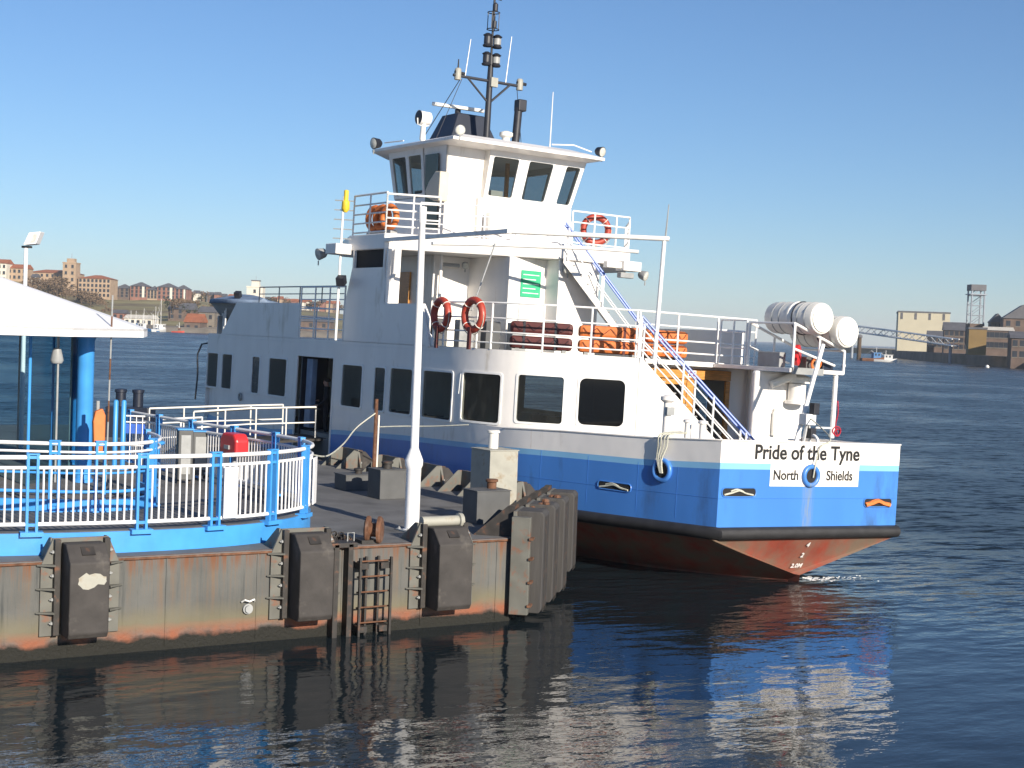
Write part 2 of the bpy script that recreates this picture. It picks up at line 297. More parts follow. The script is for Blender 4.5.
def copy_tree(o, parent=None):
    c = o.copy(); COL.objects.link(c); c.parent = parent
    for ch in list(o.children): copy_tree(ch, c)
    return c

# a wall given by f(u,v) -> point, with rectangular openings; windows with rounded frames set into it
def wall(name, f, U, V, holes, mats, parent, solid=0.05, us=(), vs=(), smooth=None):
    ul = sorted(set([round(x, 4) for x in [0, U] + [h[0] for h in holes] + [h[1] for h in holes] + list(us)]))
    vl = sorted(set([round(x, 4) for x in [0, V] + [h[2] for h in holes] + [h[3] for h in holes] + list(vs)]))
    mb = MB(); nv = len(vl); mb.v = [tuple(f(u, v)) for u in ul for v in vl]
    for i in range(len(ul) - 1):
        for j in range(nv - 1):
            cu, cv = (ul[i] + ul[i + 1]) / 2, (vl[j] + vl[j + 1]) / 2
            if any(h[0] < cu < h[1] and h[2] < cv < h[3] for h in holes): continue
            mb.f.append((i * nv + j, (i + 1) * nv + j, (i + 1) * nv + j + 1, i * nv + j + 1)); mb.mi.append(0)
    return mb.obj(name, mats, parent, smooth=smooth, solid=solid, rimless=True)
def rrect(u0, u1, v0, v1, r, k=4):
    pts = []
    for (cx, cy, a0) in ((u1 - r, v1 - r, 0), (u0 + r, v1 - r, 90), (u0 + r, v0 + r, 180), (u1 - r, v0 + r, 270)):
        for i in range(k + 1): a = R(a0 + 90 * i / k); pts.append((cx + r * math.cos(a), cy + r * math.sin(a)))
    # densify long edges so that frames follow curved walls
    out = []
    for i, p in enumerate(pts):
        q = pts[(i + 1) % len(pts)]; out.append(p); d = math.hypot(q[0] - p[0], q[1] - p[1]); s = int(d / 0.35)
        for t in range(1, s + 1): out.append((p[0] + (q[0] - p[0]) * t / (s + 1), p[1] + (q[1] - p[1]) * t / (s + 1)))
    return out
def window(f, h, parent, glass_mat='window', frame_mat='white_rail', r=0.12, w=0.055, proud=0.035, name='window'):
    u0, u1, v0, v1 = h; cu, cv = (u0 + u1) / 2, (v0 + v1) / 2
    def nrm(u, v):
        e = 0.02; a = Vector(f(u + e, v)) - Vector(f(u - e, v)); b = Vector(f(u, v + e)) - Vector(f(u, v - e)); return a.cross(b).normalized()
    def P(u, v, d): return Vector(f(u, v)) + nrm(u, v) * d
    g = 0.02
    outer = rrect(u0 - g, u1 + g, v0 - g, v1 + g, min(r, (u1 - u0) * .45) * .55); n = len(outer)
    inner = [(cu + (p[0] - cu) * (1 - 2 * (w + g) / (u1 - u0 + 2 * g)), cv + (p[1] - cv) * (1 - 2 * (w + g) / (v1 - v0 + 2 * g))) for p in outer]
    rin = rrect(u0 + w, u1 - w, v0 + w, v1 - w, min(r, (u1 - u0) * .4))
    inner = rin if len(rin) == n else inner
    mb = MB()
    ring = [(outer, -0.03), (outer, proud), (inner, proud), (inner, -0.05)]
    mb.v = [tuple(P(p[0], p[1], d)) for (lst, d) in ring for p in lst]
    for k in range(3):
        for i in range(n): mb.f.append((k * n + i, k * n + (i + 1) % n, (k + 1) * n + (i + 1) % n, (k + 1) * n + i)); mb.mi.append(0)
    fr = mb.obj(name, frame_mat, parent, smooth=40)
    pb = MB(); sub = 4
    vs = [P(p[0], p[1], 0.005) for p in inner]; c = P(cu, cv, 0.005)
    pb.v = [tuple(x) for x in vs] + [tuple(c)]
    for i in range(n): pb.f.append((i, (i + 1) % n, n)); pb.mi.append(0)
    pb.obj('pane', glass_mat, fr, smooth=30)
    return fr
def quad_f(bl, br, tr, tl):
    bl, br, tr, tl = map(Vector, (bl, br, tr, tl)); U = (br - bl).length; V = (tl - bl).length
    def f(u, v):
        a, b = u / U, v / V; return bl * (1 - a) * (1 - b) + br * a * (1 - b) + tr * a * b + tl * (1 - a) * b
    return f, U, V

def resample(pts, step):
    pts = [Vector(p) for p in pts]; out = []
    for i in range(len(pts) - 1):
        p0, p1, p2, p3 = pts[max(i - 1, 0)], pts[i], pts[i + 1], pts[min(i + 2, len(pts) - 1)]
        k = max(1, int((p2 - p1).length / step))
        for j in range(k):
            t = j / k; out.append(0.5 * ((2 * p1) + (p2 - p0) * t + (2 * p0 - 5 * p1 + 4 * p2 - p3) * t * t + (3 * p1 - p0 - 3 * p2 + p3) * t ** 3))
    out.append(pts[-1]); return out
def arc_len(pts):
    L = [0]
    for a, b in zip(pts, pts[1:]): L.append(L[-1] + (b - a).length)
    return L
def along(pts, L, s):
    for i in range(len(L) - 1):
        if s <= L[i + 1] or i == len(L) - 2:
            t = (s - L[i]) / max(1e-9, L[i + 1] - L[i]); return pts[i].lerp(pts[i + 1], t), (pts[i + 1] - pts[i]).normalized()
def sub_path(pts, L, s0, s1):
    return [along(pts, L, s0)[0]] + [p for p, l in zip(pts, L) if s0 + 1e-3 < l < s1 - 1e-3] + [along(pts, L, s1)[0]]

POST = {}
def post_mesh(h, r, m):
    k = (round(h, 3), r, m)
    if k not in POST: POST[k] = MB().cyl((0, 0, 0), (0, 0, h), r, r, 8).mesh('stanchion', m, 40)
    return POST[k]
def railing(parent, pts, bars, spacing=1.2, r=0.022, m='white_rail', pr=0.026, name='railing', ends=True, at_s=None):
    pts = [Vector(p) for p in pts]; L = arc_len(pts); mb = MB()
    for b in bars: mb.tube([p + Vector((0, 0, b)) for p in pts], r if b == max(bars) else r * .8, 7)
    o = mb.obj(name, m, parent, smooth=50)
    if at_s is None:
        n = max(1, round(L[-1] / spacing)); at_s = [L[-1] * i / n for i in range(n + 1)]
        if not ends: at_s = at_s[1:-1]
    h = max(bars)
    for s_ in at_s:
        p, _ = along(pts, L, s_); link('stanchion', post_mesh(h, pr, m), o, loc=p)
    return o

def text(s, parent, m, loc, rot, size, name='lettering', squash=1.0, bold=0.0):
    cu = bpy.data.curves.new('t', 'FONT'); cu.body = s; cu.size = size; cu.align_x = 'CENTER'; cu.extrude = 0.003; cu.offset = bold
    o = bpy.data.objects.new('t', cu); COL.objects.link(o); dg = bpy.context.evaluated_depsgraph_get(); dg.update()
    me = bpy.data.meshes.new_from_object(o.evaluated_get(dg)); me.name = name; bpy.data.objects.remove(o)
    me.materials.clear(); me.materials.append(MT[m])
    q = link(name, me, parent, loc=loc, rot=rot); q.scale = (squash, 1, 1); return q

# ================================================================== SETTING: river
mb = MB(); mb.add([(-5000, -3000, 0), (5000, -3000, 0), (5000, 6500, 0), (-5000, 6500, 0)], [(0, 1, 2, 3)])
tag(mb.obj('river_water', water_material()), kind='structure')

# ================================================================== PONTOON
DECK = 1.5
pont = thing('pontoon', 'rust streaked grey steel landing pontoon with dark weed at the waterline', 'pontoon')
poly = [(-16, 22.7), (14.3, 22.7), (17.3, 25.9), (17.3, 51), (-16, 51)]
MB().prism(poly, -1.0, DECK - 0.02).obj('hull_plating', 'pontoon_face', pont)
MB().prism([(-16.02, 22.67), (14.32, 22.67), (17.33, 25.88), (17.33, 51), (-16, 51)], DECK - 0.015, DECK).obj('deck', 'pontoon_deck', pont)
mb = MB()
for a, b in zip(poly[:3], poly[1:4]): mb.tube([(a[0], a[1], DECK - 0.03), (b[0], b[1], DECK - 0.03)], 0.035, 6)
mb.obj('edge_beading', 'rust', pont)
# welded plate seams on the near face, each a thin raised strip
for x in [-1.2 + 1.52 * i for i in range(11)]:
    MB().box(x - .012, x + .012, 22.688, 22.7, 0.05, DECK - 0.05).obj('weld_seam', 'pontoon_face', pont)
fl = MB().lathe([(.085, 0), (.085, .05), (.06, .05), (.06, .09), (.02, .09)], (9.28, 22.70, .56), (0, -1, 0), 14).obj('discharge_flange', 'grey', pont, smooth=35)
MB().tube([(9.17, 22.66, .68), (9.2, 22.6, .72), (9.28, 22.6, .69), (9.36, 22.6, .72), (9.39, 22.66, .68)], .014, 6).obj('bracket', 'white_rail', fl)

BOLT = MB().lathe([(.028, 0), (.028, .03), (.012, .03), (.012, .05)], n=6).mesh('bolt', 'grey')
def fender(label, loc, ang, w=0.6, group='rubber fenders round the pontoon', z0=0.36, z1=1.78, wings=True, top_rust=False, patch=False):
    """local x along the face, y outwards"""
    t = thing('rubber_fender', label, 'fender', loc, (0, 0, ang), group)
    h = w / 2
    if wings:
        MB().extrude([(-h - .30, .0, z0), (h + .30, 0, z0), (h + .30, 0, z1 - .35), (h + .12, 0, z1 + .06), (-h - .12, 0, z1 + .06), (-h - .30, 0, z1 - .35)], (0, .05, 0)).obj('back_plate', 'fender_steel', t, bevel=.006)
        for s in (-1, 1):
            MB().box(min(s * (h + .03), s * (h + .12)), max(s * (h + .03), s * (h + .12)), .05, .15, z0 + .02, z1 + .05).obj('clamp_plate', 'iron', t, bevel=.006)
            for k in range(4): link('bolt', BOLT, t, loc=(s * (h + .125), .10, z0 + .2 + k * .36), rot=(0, s * R(90), 0))
            for k in range(3): MB().extrude([(s * (h + .12), .05, z0 + .35 + k * .36), (s * (h + .36), .05, z0 + .35 + k * .36), (s * (h + .12), .2, z0 + .35 + k * .36)], (0, 0, .025)).obj('rib', 'fender_steel', t)
            x = s * (h + .12)
            MB().extrude([(x, 0.0, DECK), (x, -.62, DECK), (x, -.1, z1 + .06), (x, 0, z1 + .06)], (.03, 0, 0)).obj('gusset_plate', 'fender_steel', t)
    else:
        MB().box(-h - .12, h + .12, 0, .06, z0, z1).obj('back_plate', 'fender_steel', t, bevel=.006)
        for s in (-1, 1):
            x = s * (h - .05)
            MB().extrude([(x, 0.0, DECK), (x, -.75, DECK), (x, -.12, z1 + .08), (x, 0, z1 + .08)], (.04, 0, 0)).obj('gusset_plate', 'iron', t)
    ch = .26 if wings else .06
    prof = [(.05, z0 + .02), (.50, z0 + .02), (.55, z0 + .10), (.55, z1 - ch), (.55 - ch * .96, z1), (.05, z1)]
    rb = MB().extrude([(-h, y, z) for (y, z) in prof], (w, 0, 0)).obj('rubber_block', 'rubber' if wings else 'rubber_grey', t, bevel=.02)
    if not wings:
        for x in (-h * .45, h * .1, h * .55): MB().box(x - .02, x + .02, .55, .558, z0 + .04, z1 - .1).obj('groove', 'iron', rb)
    if wings: MB().extrude([(-.1, .34, z1 - .05), (.1, .34, z1 - .05), (.1, .46, z1 - .155), (-.1, .46, z1 - .155)], (0, .012, .012)).obj('lifting_recess', 'iron', rb)
    if patch:
        random.seed(3); P = [(.26 * math.cos(a) * random.uniform(.6, 1.1), .15 * math.sin(a) * random.uniform(.45, 1.0)) for a in [i * math.pi / 9 for i in range(18)]]
        MB().extrude([(x - .02, .552, z1 - .52 + z) for (x, z) in P], (0, .003, 0)).obj('bare_patch', 'box_grey', rb)
    if top_rust:
        random.seed(int(loc[0] * 10)); mb = MB()
        for k in range(5): mb.ball((random.uniform(-h, h) * .8, random.uniform(.1, .4), z1 + random.uniform(-.1, .04)), random.uniform(.04, .09), 7, 5, (1.2, 1, .6))
        mb.obj('rust_lumps', 'rust', rb)
    return t
fender('black rubber fender with pale bare patch, leftmost on the near pontoon face', (6.55, 22.7, 0), R(180), patch=True)
fender('black rubber fender left of the ladder on the pontoon face', (10.25, 22.7, 0), R(180))
f3 = fender('black rubber fender right of the ladder below the white lamp post', (12.85, 22.7, 0), R(180), w=.66)
MB().lathe([(.09, 0), (.09, .72), (.13, .73), (.13, .80), (.06, .81)], (.42, .02, 1.86), (-1, 0, 0), 12).obj('roller', 'box_grey', f3, smooth=35)
ca = R(-45) + R(-2)
clab = ['first grey rubber fender on the pontoon corner, beside the rusty plate', 'second grey rubber fender on the pontoon corner, rust lumps on top', 'third grey rubber fender on the pontoon corner', 'last grey rubber fender on the pontoon corner, against the ferry hull']
for i in range(4):
    t = 0.10 + i * 0.265; p = Vector((14.3, 22.7, 0)).lerp(Vector((17.3, 25.9, 0)), t)
    cf = fender(clab[i], p, math.atan2(-3.0, 3.2) - R(90) + R(2), w=.66, z0=.12 if i < 3 else .35, z1=1.98, wings=False, top_rust=i in (1, 2), group='rubber fenders round the pontoon')
    if i == 0:
        MB().box(.46, .62, .0, .34, .15, 1.9).obj('side_bracket', 'fender_steel', cf, bevel=.01)
        for z in (.3, .72, 1.14, 1.5): MB().box(.44, .66, .33, .40, z, z + .04).obj('rusty_rib', 'rust', cf)
side = ['fender bracket on the ferry side behind the big grey box', 'fender bracket on the ferry side right of the lamp post', 'fender bracket on the ferry side behind the lamp post', 'fender bracket on the ferry side left of the lamp post', 'farthest fender bracket on the ferry side of the pontoon']
for i, y in enumerate((27.6, 29.3, 31.2, 33.3, 35.6)):
    fender(side[i], (17.3, y, 0), R(-90), w=.66, z1=1.92)

# ladder and guide posts on the near face
t = thing('pontoon_ladder', 'black iron ladder hanging on the pontoon face beside two guide posts', 'ladder', (11.42, 22.7, 0))
for x in (-.24, -.06, .17, .34):
    MB().box(x - .02, x + .02, -.26 if abs(x) > .2 else -.12, -.21 if abs(x) > .2 else -.07, -.6, 1.32).obj('rail', 'iron', t, bevel=.004)
for k in range(6): MB().cyl((-.26, -.16, -.05 + k * .26), (.36, -.16, -.05 + k * .26), .014, .014, 6).obj('rung', 'rust', t)
for x in (-.15, .26):
    for z in (.05, 1.12): MB().box(x - .09, x + .09, -.2, 0, z, z + .1).obj('bracket', 'iron', t)
t = thing('guide_post', 'pair of black channel guide posts left of the ladder on the pontoon face', 'post', (10.86, 22.7, 0))
for x in (-.10, .16): MB().box(x - .045, x + .045, -.2, -.02, -1, 1.56).obj('channel', 'iron', t, bevel=.006)
MB().box(-.2, .28, -.2, .18, 1.50, 1.58).obj('head_plate', 'iron', t, bevel=.01)
MB().tube([(.18, 0, 1.58), (.18, 0, 1.72), (.3, 0, 1.72), (.3, 0, 1.58)], .012, 6).obj('handle', 'grey', t)
t = thing('mooring_roller', 'rusty round mooring roller at the pontoon edge above the ladder', 'roller', (11.52, 23.0, DECK))
MB().lathe([(.20, 0), (.24, .03), (.24, .07), (.12, .09), (.12, .2), (.24, .22), (.24, .26), (.2, .29)], (.0, 0, .22), (.8, -.6, 0), 16).obj('wheel', 'rust', t, smooth=35)
MB().box(-.16, .16, -.2, .2, 0, .06).obj('base', 'iron', t)
t = thing('chain_heap', 'black heap of chain lying on the deck edge left of the ladder', 'chain', (10.98, 23.1, DECK))
mb = MB(); random.seed(5)
for k in range(46):
    a = random.uniform(0, 6.28); r_ = random.uniform(0, .3); mb.torus((r_ * math.cos(a), r_ * .5 * math.sin(a), .04 + random.uniform(0, .16) * (1 - r_ / .35)), (random.uniform(-1, 1), random.uniform(-1, 1), random.uniform(-1, 1)), .05, .014, 8, 5)
mb.obj('links', 'iron', t)['kind'] = 'stuff'

# lamp post
t = thing('lamp_post', 'tall white tapered steel post standing on the pontoon deck', 'post', (12.99, 24.06, DECK))
MB().lathe([(.17, 0), (.17, .03), (.135, .04), (.135, 1.14), (.165, 1.2), (.165, 1.3), (.075, 1.52), (.07, 3.2), (.06, 5.6), (.075, 5.62), (.075, 5.9)], n=16).obj('shaft', 'fence_white', t, smooth=40)
MB().box(-.22, .22, -.22, .22, 0, .025).obj('base_plate', 'grey', t, bevel=.004)
MB().box(-.04, .04, -.142, -.125, .7, .95).obj('access_door', 'fence_white', t, bevel=.004)
for a in (-1, 1):
    for b in (-1, 1): link('bolt', BOLT, t, loc=(a * .17, b * .17, .02))

# bollard boxes
def bollard_box(label, loc, wx, wy, h, m, cap_m, cap, rz=0):
    t = thing('bollard_box', label, 'bollard', loc, (0, 0, rz), 'plated bollard boxes on the pontoon')
    MB().box(-wx / 2, wx / 2, -wy / 2, wy / 2, 0, h).obj('plinth', m, t, bevel=.012)
    MB().box(-wx / 2 - .015, wx / 2 + .015, -wy / 2 - .015, wy / 2 + .015, h, h + .02).obj('top_plate', m, t, bevel=.004)
    cx, cy, r_, ch = cap
    MB().lathe([(r_, 0), (r_, ch), (r_ * 1.3, ch + .01), (r_ * 1.3, ch + .05), (r_ * 1.1, ch + .06)], (cx, cy, h + .02), (0, 0, 1), 16).obj('head', cap_m, t, smooth=35)
bollard_box('tall pale grey bollard box with round white cap beside the ferry', (16.35, 26.75, DECK), .68, .78, 1.22, 'box_grey', 'cream', (.02, .1, .105, .32))
bollard_box('low dark grey bollard box with rusty cap right of the lamp post', (14.98, 24.75, DECK), .74, .55, .62, 'box_dark', 'rust', (.18, .12, .095, .12))
bollard_box('dark grey bollard box half hidden behind the lamp post', (14.95, 28.9, DECK), .62, .6, .62, 'box_dark', 'iron', (0, 0, .1, .1))
bollard_box('dark low locker box at the far foot of the fender brackets', (15.1, 30.6, DECK), .9, .6, .34, 'box_dark', 'iron', (0, 0, .08, .06))

# mooring post and ropes
t = thing('signal_staff', 'thin pale staff standing on the pontoon against the ferry side', 'post', (16.9, 33.4, DECK))
MB().cyl((0, 0, 0), (0.02, 0, 1.9), .05, .045, 8).obj('lower_tube', 'rust', t, smooth=40); MB().cyl((.07, -.02, .2), (.09, -.02, 1.5), .025, .022, 7).obj('halyard_tube', 'cream', t, smooth=40)
def rope(label, pts, r=.018, m='rope', name='mooring_rope', cat='rope'):
    return tag(MB().tube(resample(pts, .15), r, 6).obj(name, m, smooth=60), label, cat)
rope('pale slack rope running from the blue fence to the staff by the ferry', [(11.75, 25.8, 2.75), (13.2, 28.2, 2.50), (14.8, 30.8, 2.52), (16.0, 32.6, 2.75), (16.9, 33.4, 3.05)])
rope('pale mooring rope coming down from the ferry rail to the staff', [(18.42, 31.4, 2.9), (17.9, 32.3, 2.8), (17.4, 33.0, 2.75), (16.93, 33.42, 2.7)], .014)

# ------------------------------------------------------------------ raised walkway with its curved fences
fence_pts = resample([(-1.5, 26.6, 0), (1.0, 25.0, 0), (2.5, 24.2, 0), (4.0, 23.65, 0), (5.5, 23.33, 0), (7.1, 23.12, 0), (8.6, 23.15, 0), (9.8, 23.45, 0), (10.75, 24.08, 0), (11.35, 24.9, 0), (11.62, 26.0, 0), (11.6, 27.5, 0), (11.4, 29.2, 0), (11.15, 31.3, 0), (10.95, 34.2, 0)], .22)
FL = arc_len(fence_pts)
wk = thing('raised_walkway', 'raised round walkway with bright blue steel edge on the pontoon', 'walkway')
top = [(p.x, p.y) for p in fence_pts] + [(10.5, 38), (-1.5, 38)]
MB().prism(top, DECK + .002, 1.84).obj('coaming', 'fence_blue', wk)
MB().prism([(p[0] * .995 + 6 * .005, p[1] * .995 + 30 * .005) for p in top], 1.842, 1.85).obj('deck_sheet', 'pontoon_deck', wk)
FZ = 1.85
BAL = MB().cyl((0, 0, .14), (0, 0, 1.0), .0155, .0155, 6).mesh('baluster', 'fence_white', 40)
def fence_post_mesh():
    mb = MB()
    for x in (-.072, .072): mb.box(x - .02, x + .02, -.045, .045, 0.02, 1.2)
    for z in (.10, .98, 1.14): mb.box(-.055, .055, -.03, .03, z, z + .045)
    mb.box(-.17, .17, -.1, .1, -.05, .02); mb.box(-.095, .095, -.05, .05, 1.2, 1.222)
    return mb.mesh('post', 'fence_blue')
FPOST = fence_post_mesh()
fence = thing('curved_fence', 'curved white baluster fence with bright blue posts round the walkway', 'fence')
def s_at(x, y): return min(zip(fence_pts, FL), key=lambda q: (q[0].x - x) ** 2 + (q[0].y - y) ** 2)[1]
post_s = [1.0, 2.6, 4.2, s_at(5.95, 23.27), s_at(7.5, 23.11), s_at(8.95, 23.2), s_at(10.05, 23.6), s_at(10.98, 24.35), s_at(11.6, 25.9), s_at(11.6, 27.3), s_at(11.42, 29.0), s_at(11.2, 30.7), s_at(11.05, 32.4), FL[-1]]
for s_ in post_s:
    p, tn = along(fence_pts, FL, min(s_, FL[-1] - .01)); link('post', FPOST, fence, loc=(p.x, p.y, FZ), rot=(0, 0, math.atan2(tn.y, tn.x)))
for a, b in zip(post_s, post_s[1:]):
    a2, b2 = a + .05, b - .05; pp = sub_path(fence_pts, FL, a2, b2)
    MB().tube([p + Vector((0, 0, FZ + 1.16)) for p in pp], .036, 8).obj('top_rail', 'fence_white', fence, smooth=50); MB().tube([p + Vector((0, 0, FZ + 1.0)) for p in pp], .028, 6).obj('middle_rail', 'fence_white', fence, smooth=50)
    pan = MB().tube([p + Vector((0, 0, FZ + .13)) for p in pp], .032, 6).obj('bottom_rail', 'fence_white', fence, smooth=50)
    k = max(2, round((b2 - a2) / .115))
    for i in range(1, k):
        p, _ = along(fence_pts, FL, a2 + (b2 - a2) * i / k); link('baluster', BAL, pan, loc=(p.x, p.y, FZ))
for (x, y, w_) in ((9.12, 23.22, .13), (11.25, 24.66, .17)):
    p, tn = along(fence_pts, FL, s_at(x, y)); n_ = Vector((tn.y, -tn.x, 0))
    MB().obox(p + n_ * .07 + Vector((0, 0, FZ + .55)), tn, n_, (0, 0, 1), w_, .012, .42).obj('white_board', 'fence_white', fence, bevel=.005)
# inner fence along the queue lane
ip = resample([(4.2, 26.9, 0), (5.3, 26.5, 0), (6.1, 26.14, 0), (7.06, 25.65, 0), (7.65, 25.48, 0), (8.3, 25.6, 0), (8.85, 26.1, 0), (9.2, 27.0, 0), (9.35, 28.2, 0)], .15); IL = arc_len(ip)
inner = thing('inner_fence', 'inner blue and white guard rail curling beside the glazed shelter', 'fence')
for b, r_, m in ((1.16, .034, 'fence_white'), (1.02, .022, 'fence_white'), (.66, .022, 'fence_blue'), (.34, .03, 'fence_blue')):
    MB().tube([p + Vector((0, 0, FZ + b)) for p in ip], r_, 8).obj('rail', m, inner, smooth=50)
MB().prism([(p.x, p.y) for p in ip] + [(p.x - .12 * (along(ip, IL, l)[1].y), p.y + .12 * (along(ip, IL, l)[1].x)) for p, l in reversed(list(zip(ip, IL)))], FZ - .003, FZ + .2).obj('kerb_plate', 'fence_blue', inner)
for s_ in (.3, 1.55, 3.0, 3.75, 5.0, IL[-1] - .1):
    p, tn = along(ip, IL, s_); link('post', FPOST, inner, loc=(p.x, p.y, FZ), rot=(0, 0, math.atan2(tn.y, tn.x)))
MB().torus((9.3, 27.6, FZ + 1.0), (0, 0, 1), .18, .04, 14, 7).obj('rail_curl', 'fence_blue', inner, smooth=50)

# glazed shelter with white faceted roof
SC = Vector((6.0, 32.8, FZ)); RG, RE, EZ = 3.5, 4.72, 4.80 - FZ
view_az = math.atan2(rt0.y, rt0.x)
sh = thing('glazed_shelter', 'glazed waiting shelter with blue columns and shallow white faceted roof', 'shelter', SC)
V12 = [(math.cos(view_az + R(-3 - 30 * i)), math.sin(view_az + R(-3 - 30 * i))) for i in range(12)]
apex = Vector((0, 0, EZ + 1.62))
for i in range(12):
    a, b = V12[i], V12[(i + 1) % 12]
    MB().extrude([(a[0] * RE, a[1] * RE, EZ + .12), (b[0] * RE, b[1] * RE, EZ + .12), tuple(apex)], (0, 0, .05)).obj('roof_panel', 'roof_white', sh)
    MB().extrude([(a[0] * RE, a[1] * RE, EZ), (b[0] * RE, b[1] * RE, EZ), (b[0] * RE, b[1] * RE, EZ + .169), (a[0] * RE, a[1] * RE, EZ + .169)], (-a[0] * .05 - b[0] * .05, -a[1] * .05 - b[1] * .05, 0)).obj('fascia', 'roof_white', sh)
    ga, gb = Vector((a[0] * RG, a[1] * RG, 0)), Vector((b[0] * RG, b[1] * RG, 0)); tn = (gb - ga).normalized(); inw = -(ga + gb).normalized()
    if i not in (1, 4):
        for k in range(2):
            p0, p1 = ga.lerp(gb, k / 2) + tn * .03, ga.lerp(gb, (k + 1) / 2) - tn * .03
            MB().extrude([p0 + Vector((0, 0, .1)), p1 + Vector((0, 0, .1)), p1 + Vector((0, 0, EZ - .03)), p0 + Vector((0, 0, EZ - .03))], inw * .012).obj('pane', 'shelter_glass', sh)
    for k in (0, .5): q = ga.lerp(gb, k); MB().cyl(q, q + Vector((0, 0, EZ - .02)), .03 - .015 * k, .03 - .015 * k, 8).obj('mullion', 'grey' if k else 'fence_blue', sh, smooth=40)
MB().prism([(v[0] * (RE - .12), v[1] * (RE - .12)) for v in V12], EZ - .01, EZ + .03).obj('soffit', 'roof_white', sh)
for i in (0, 2, 4, 6, 8, 10):
    a = view_az + R(-12 - 30 * i); MB().lathe([(.2, 0), (.2, .06), (.165, .07), (.165, EZ - .1), (.2, EZ - .02)], (math.cos(a) * 3.78, math.sin(a) * 3.78, 0), n=18).obj('column', 'fence_blue', sh, smooth=40)
for i, (rx, an) in enumerate(((2.2, -70), (1.4, -40), (2.5, -100), (.9, -130), (1.9, -20))):
    a = view_az + R(an); MB().cyl((rx * math.cos(a), rx * math.sin(a), 0), (rx * math.cos(a), rx * math.sin(a), EZ - .02), .05, .05, 8).obj('inner_post', 'fence_blue' if i % 2 else 'grey', sh, smooth=40)
a = view_az + R(-60); c = Vector((math.cos(a), math.sin(a), 0)) * 1.9; tn = Vector((-c.y, c.x, 0)).normalized()
MB().obox(c + Vector((0, 0, .48)), tn, c, (0, 0, 1), .9, .22, .03).obj('bench_seat', 'navy', sh, bevel=.01)
for k in (-1, 1): MB().obox(c + tn * k * .7 + Vector((0, 0, .23)), tn, c, (0, 0, 1), .03, .2, .23).obj('bench_leg', 'grey', sh)
lc = at(57, 355, 29.0) - SC
MB().lathe([(.03, .14), (.08, .12), (.13, -.1), (.1, -.16), (.02, -.17)], lc, n=12).obj('pendant_lamp', 'grey', sh, smooth=40); MB().cyl(lc + Vector((0, 0, .1)), (lc.x, lc.y, EZ), .012, .012, 5).obj('lamp_cord', 'grey', sh)

# other things on the walkway
def on_walk(x, d): p = ground(x, d, FZ); return p
p = on_walk(100, 29.3)
t = thing('lifebuoy_housing', 'orange lifebuoy housing on a slim post at the shelter door', 'lifebuoy housing', p)
MB().cyl((0, 0, 0), (0, 0, 1.7), .035, .035, 8).obj('post', 'grey', t, smooth=40)
MB().extrude([(-.09, -.14, .72), (.09, -.14, .72), (.12, -.14, .95), (.12, -.14, 1.42), (.06, -.14, 1.56), (-.08, -.14, 1.5), (-.12, -.14, 1.3)], (0, .12, 0)).obj('housing', 'orange', t, bevel=.02)
p = on_walk(110, 29.8)
t = thing('striped_pole', 'thin red and white pole rising past the shelter eave', 'pole', p)
for k in range(9): MB().cyl((0.004 * k, 0, k * .42), (0.004 * (k + 1), 0, (k + 1) * .42), .018, .018, 8).obj('pole_band', 'rust' if k % 2 else 'grey', t, smooth=40)
p = on_walk(236, 30.6); p.z = FZ
t = thing('red_cabinet', 'red rounded lifebuoy cabinet on the far side of the curved fence', 'cabinet', (11.22, 28.35, FZ), (0, 0, R(5)))
MB().extrude([(-.16, -.36, .66), (-.16, .36, .66), (-.16, .36, 1.0), (-.16, .25, 1.12), (-.16, -.25, 1.12), (-.16, -.36, 1.0)], (.3, 0, 0)).obj('case', 'cabinet_red', t, bevel=.05)
MB().cyl((0, 0, 0), (0, 0, .68), .04, .04, 8).obj('post', 'grey', t); MB().box(-.19, -.16, -.1, .1, .8, .88).obj('latch', 'grey', t)
for (x, d, lab, w, h) in ((188, 30.6, 'dark grey information cabinet behind the fence by the gangway', .15, 1.1), (203, 31.6, 'grey steel cabinet right of the information cabinet by the fence', .17, 1.0)):
    p = on_walk(x, d); t = thing('steel_cabinet', lab, 'cabinet', p, (0, 0, R(-10)), 'cabinets behind the fence')
    MB().box(-w, w, -.15, .15, .08, h).obj('case', 'box_dark', t, bevel=.02); MB().box(-w + .05, w - .05, -.165, -.15, .2, h - .1).obj('door', 'grey', t, bevel=.006); MB().box(-w - .02, w + .02, -.17, .17, h, h + .03).obj('cap', 'fence_blue', t, bevel=.006)
    for k in (-1, 1): MB().box(k * w * .7 - .03, k * w * .7 + .03, -.05, .05, 0, .08).obj('foot', 'iron', t)
for (x, d, lab) in ((118, 33.0, 'left blue gate post at the far end of the walkway'), (126, 33.0, 'right blue gate post at the far end of the walkway')):
    p = on_walk(x, d); t = thing('gate_post', lab, 'post', p, group='blue gate posts')
    MB().lathe([(.075, 0), (.075, .03), (.055, .04), (.055, 1.5), (.03, 1.53)], n=12).obj('shaft', 'fence_blue', t, smooth=40); MB().box(-.11, .11, -.11, .11, 0, .02).obj('base', 'fence_blue', t)
t = thing('barrier_panel', 'short white barrier with blue board beyond the gate posts', 'barrier', on_walk(139, 34.0), (0, 0, -VIEW))
railing(t, [(-.28, 0, 0), (.28, 0, 0)], [.45, .98, 1.12], .14, .02, 'fence_white', .01); MB().box(-.26, .26, .02, .04, .72, .94).obj('blue_board', 'handrail_blue', t)
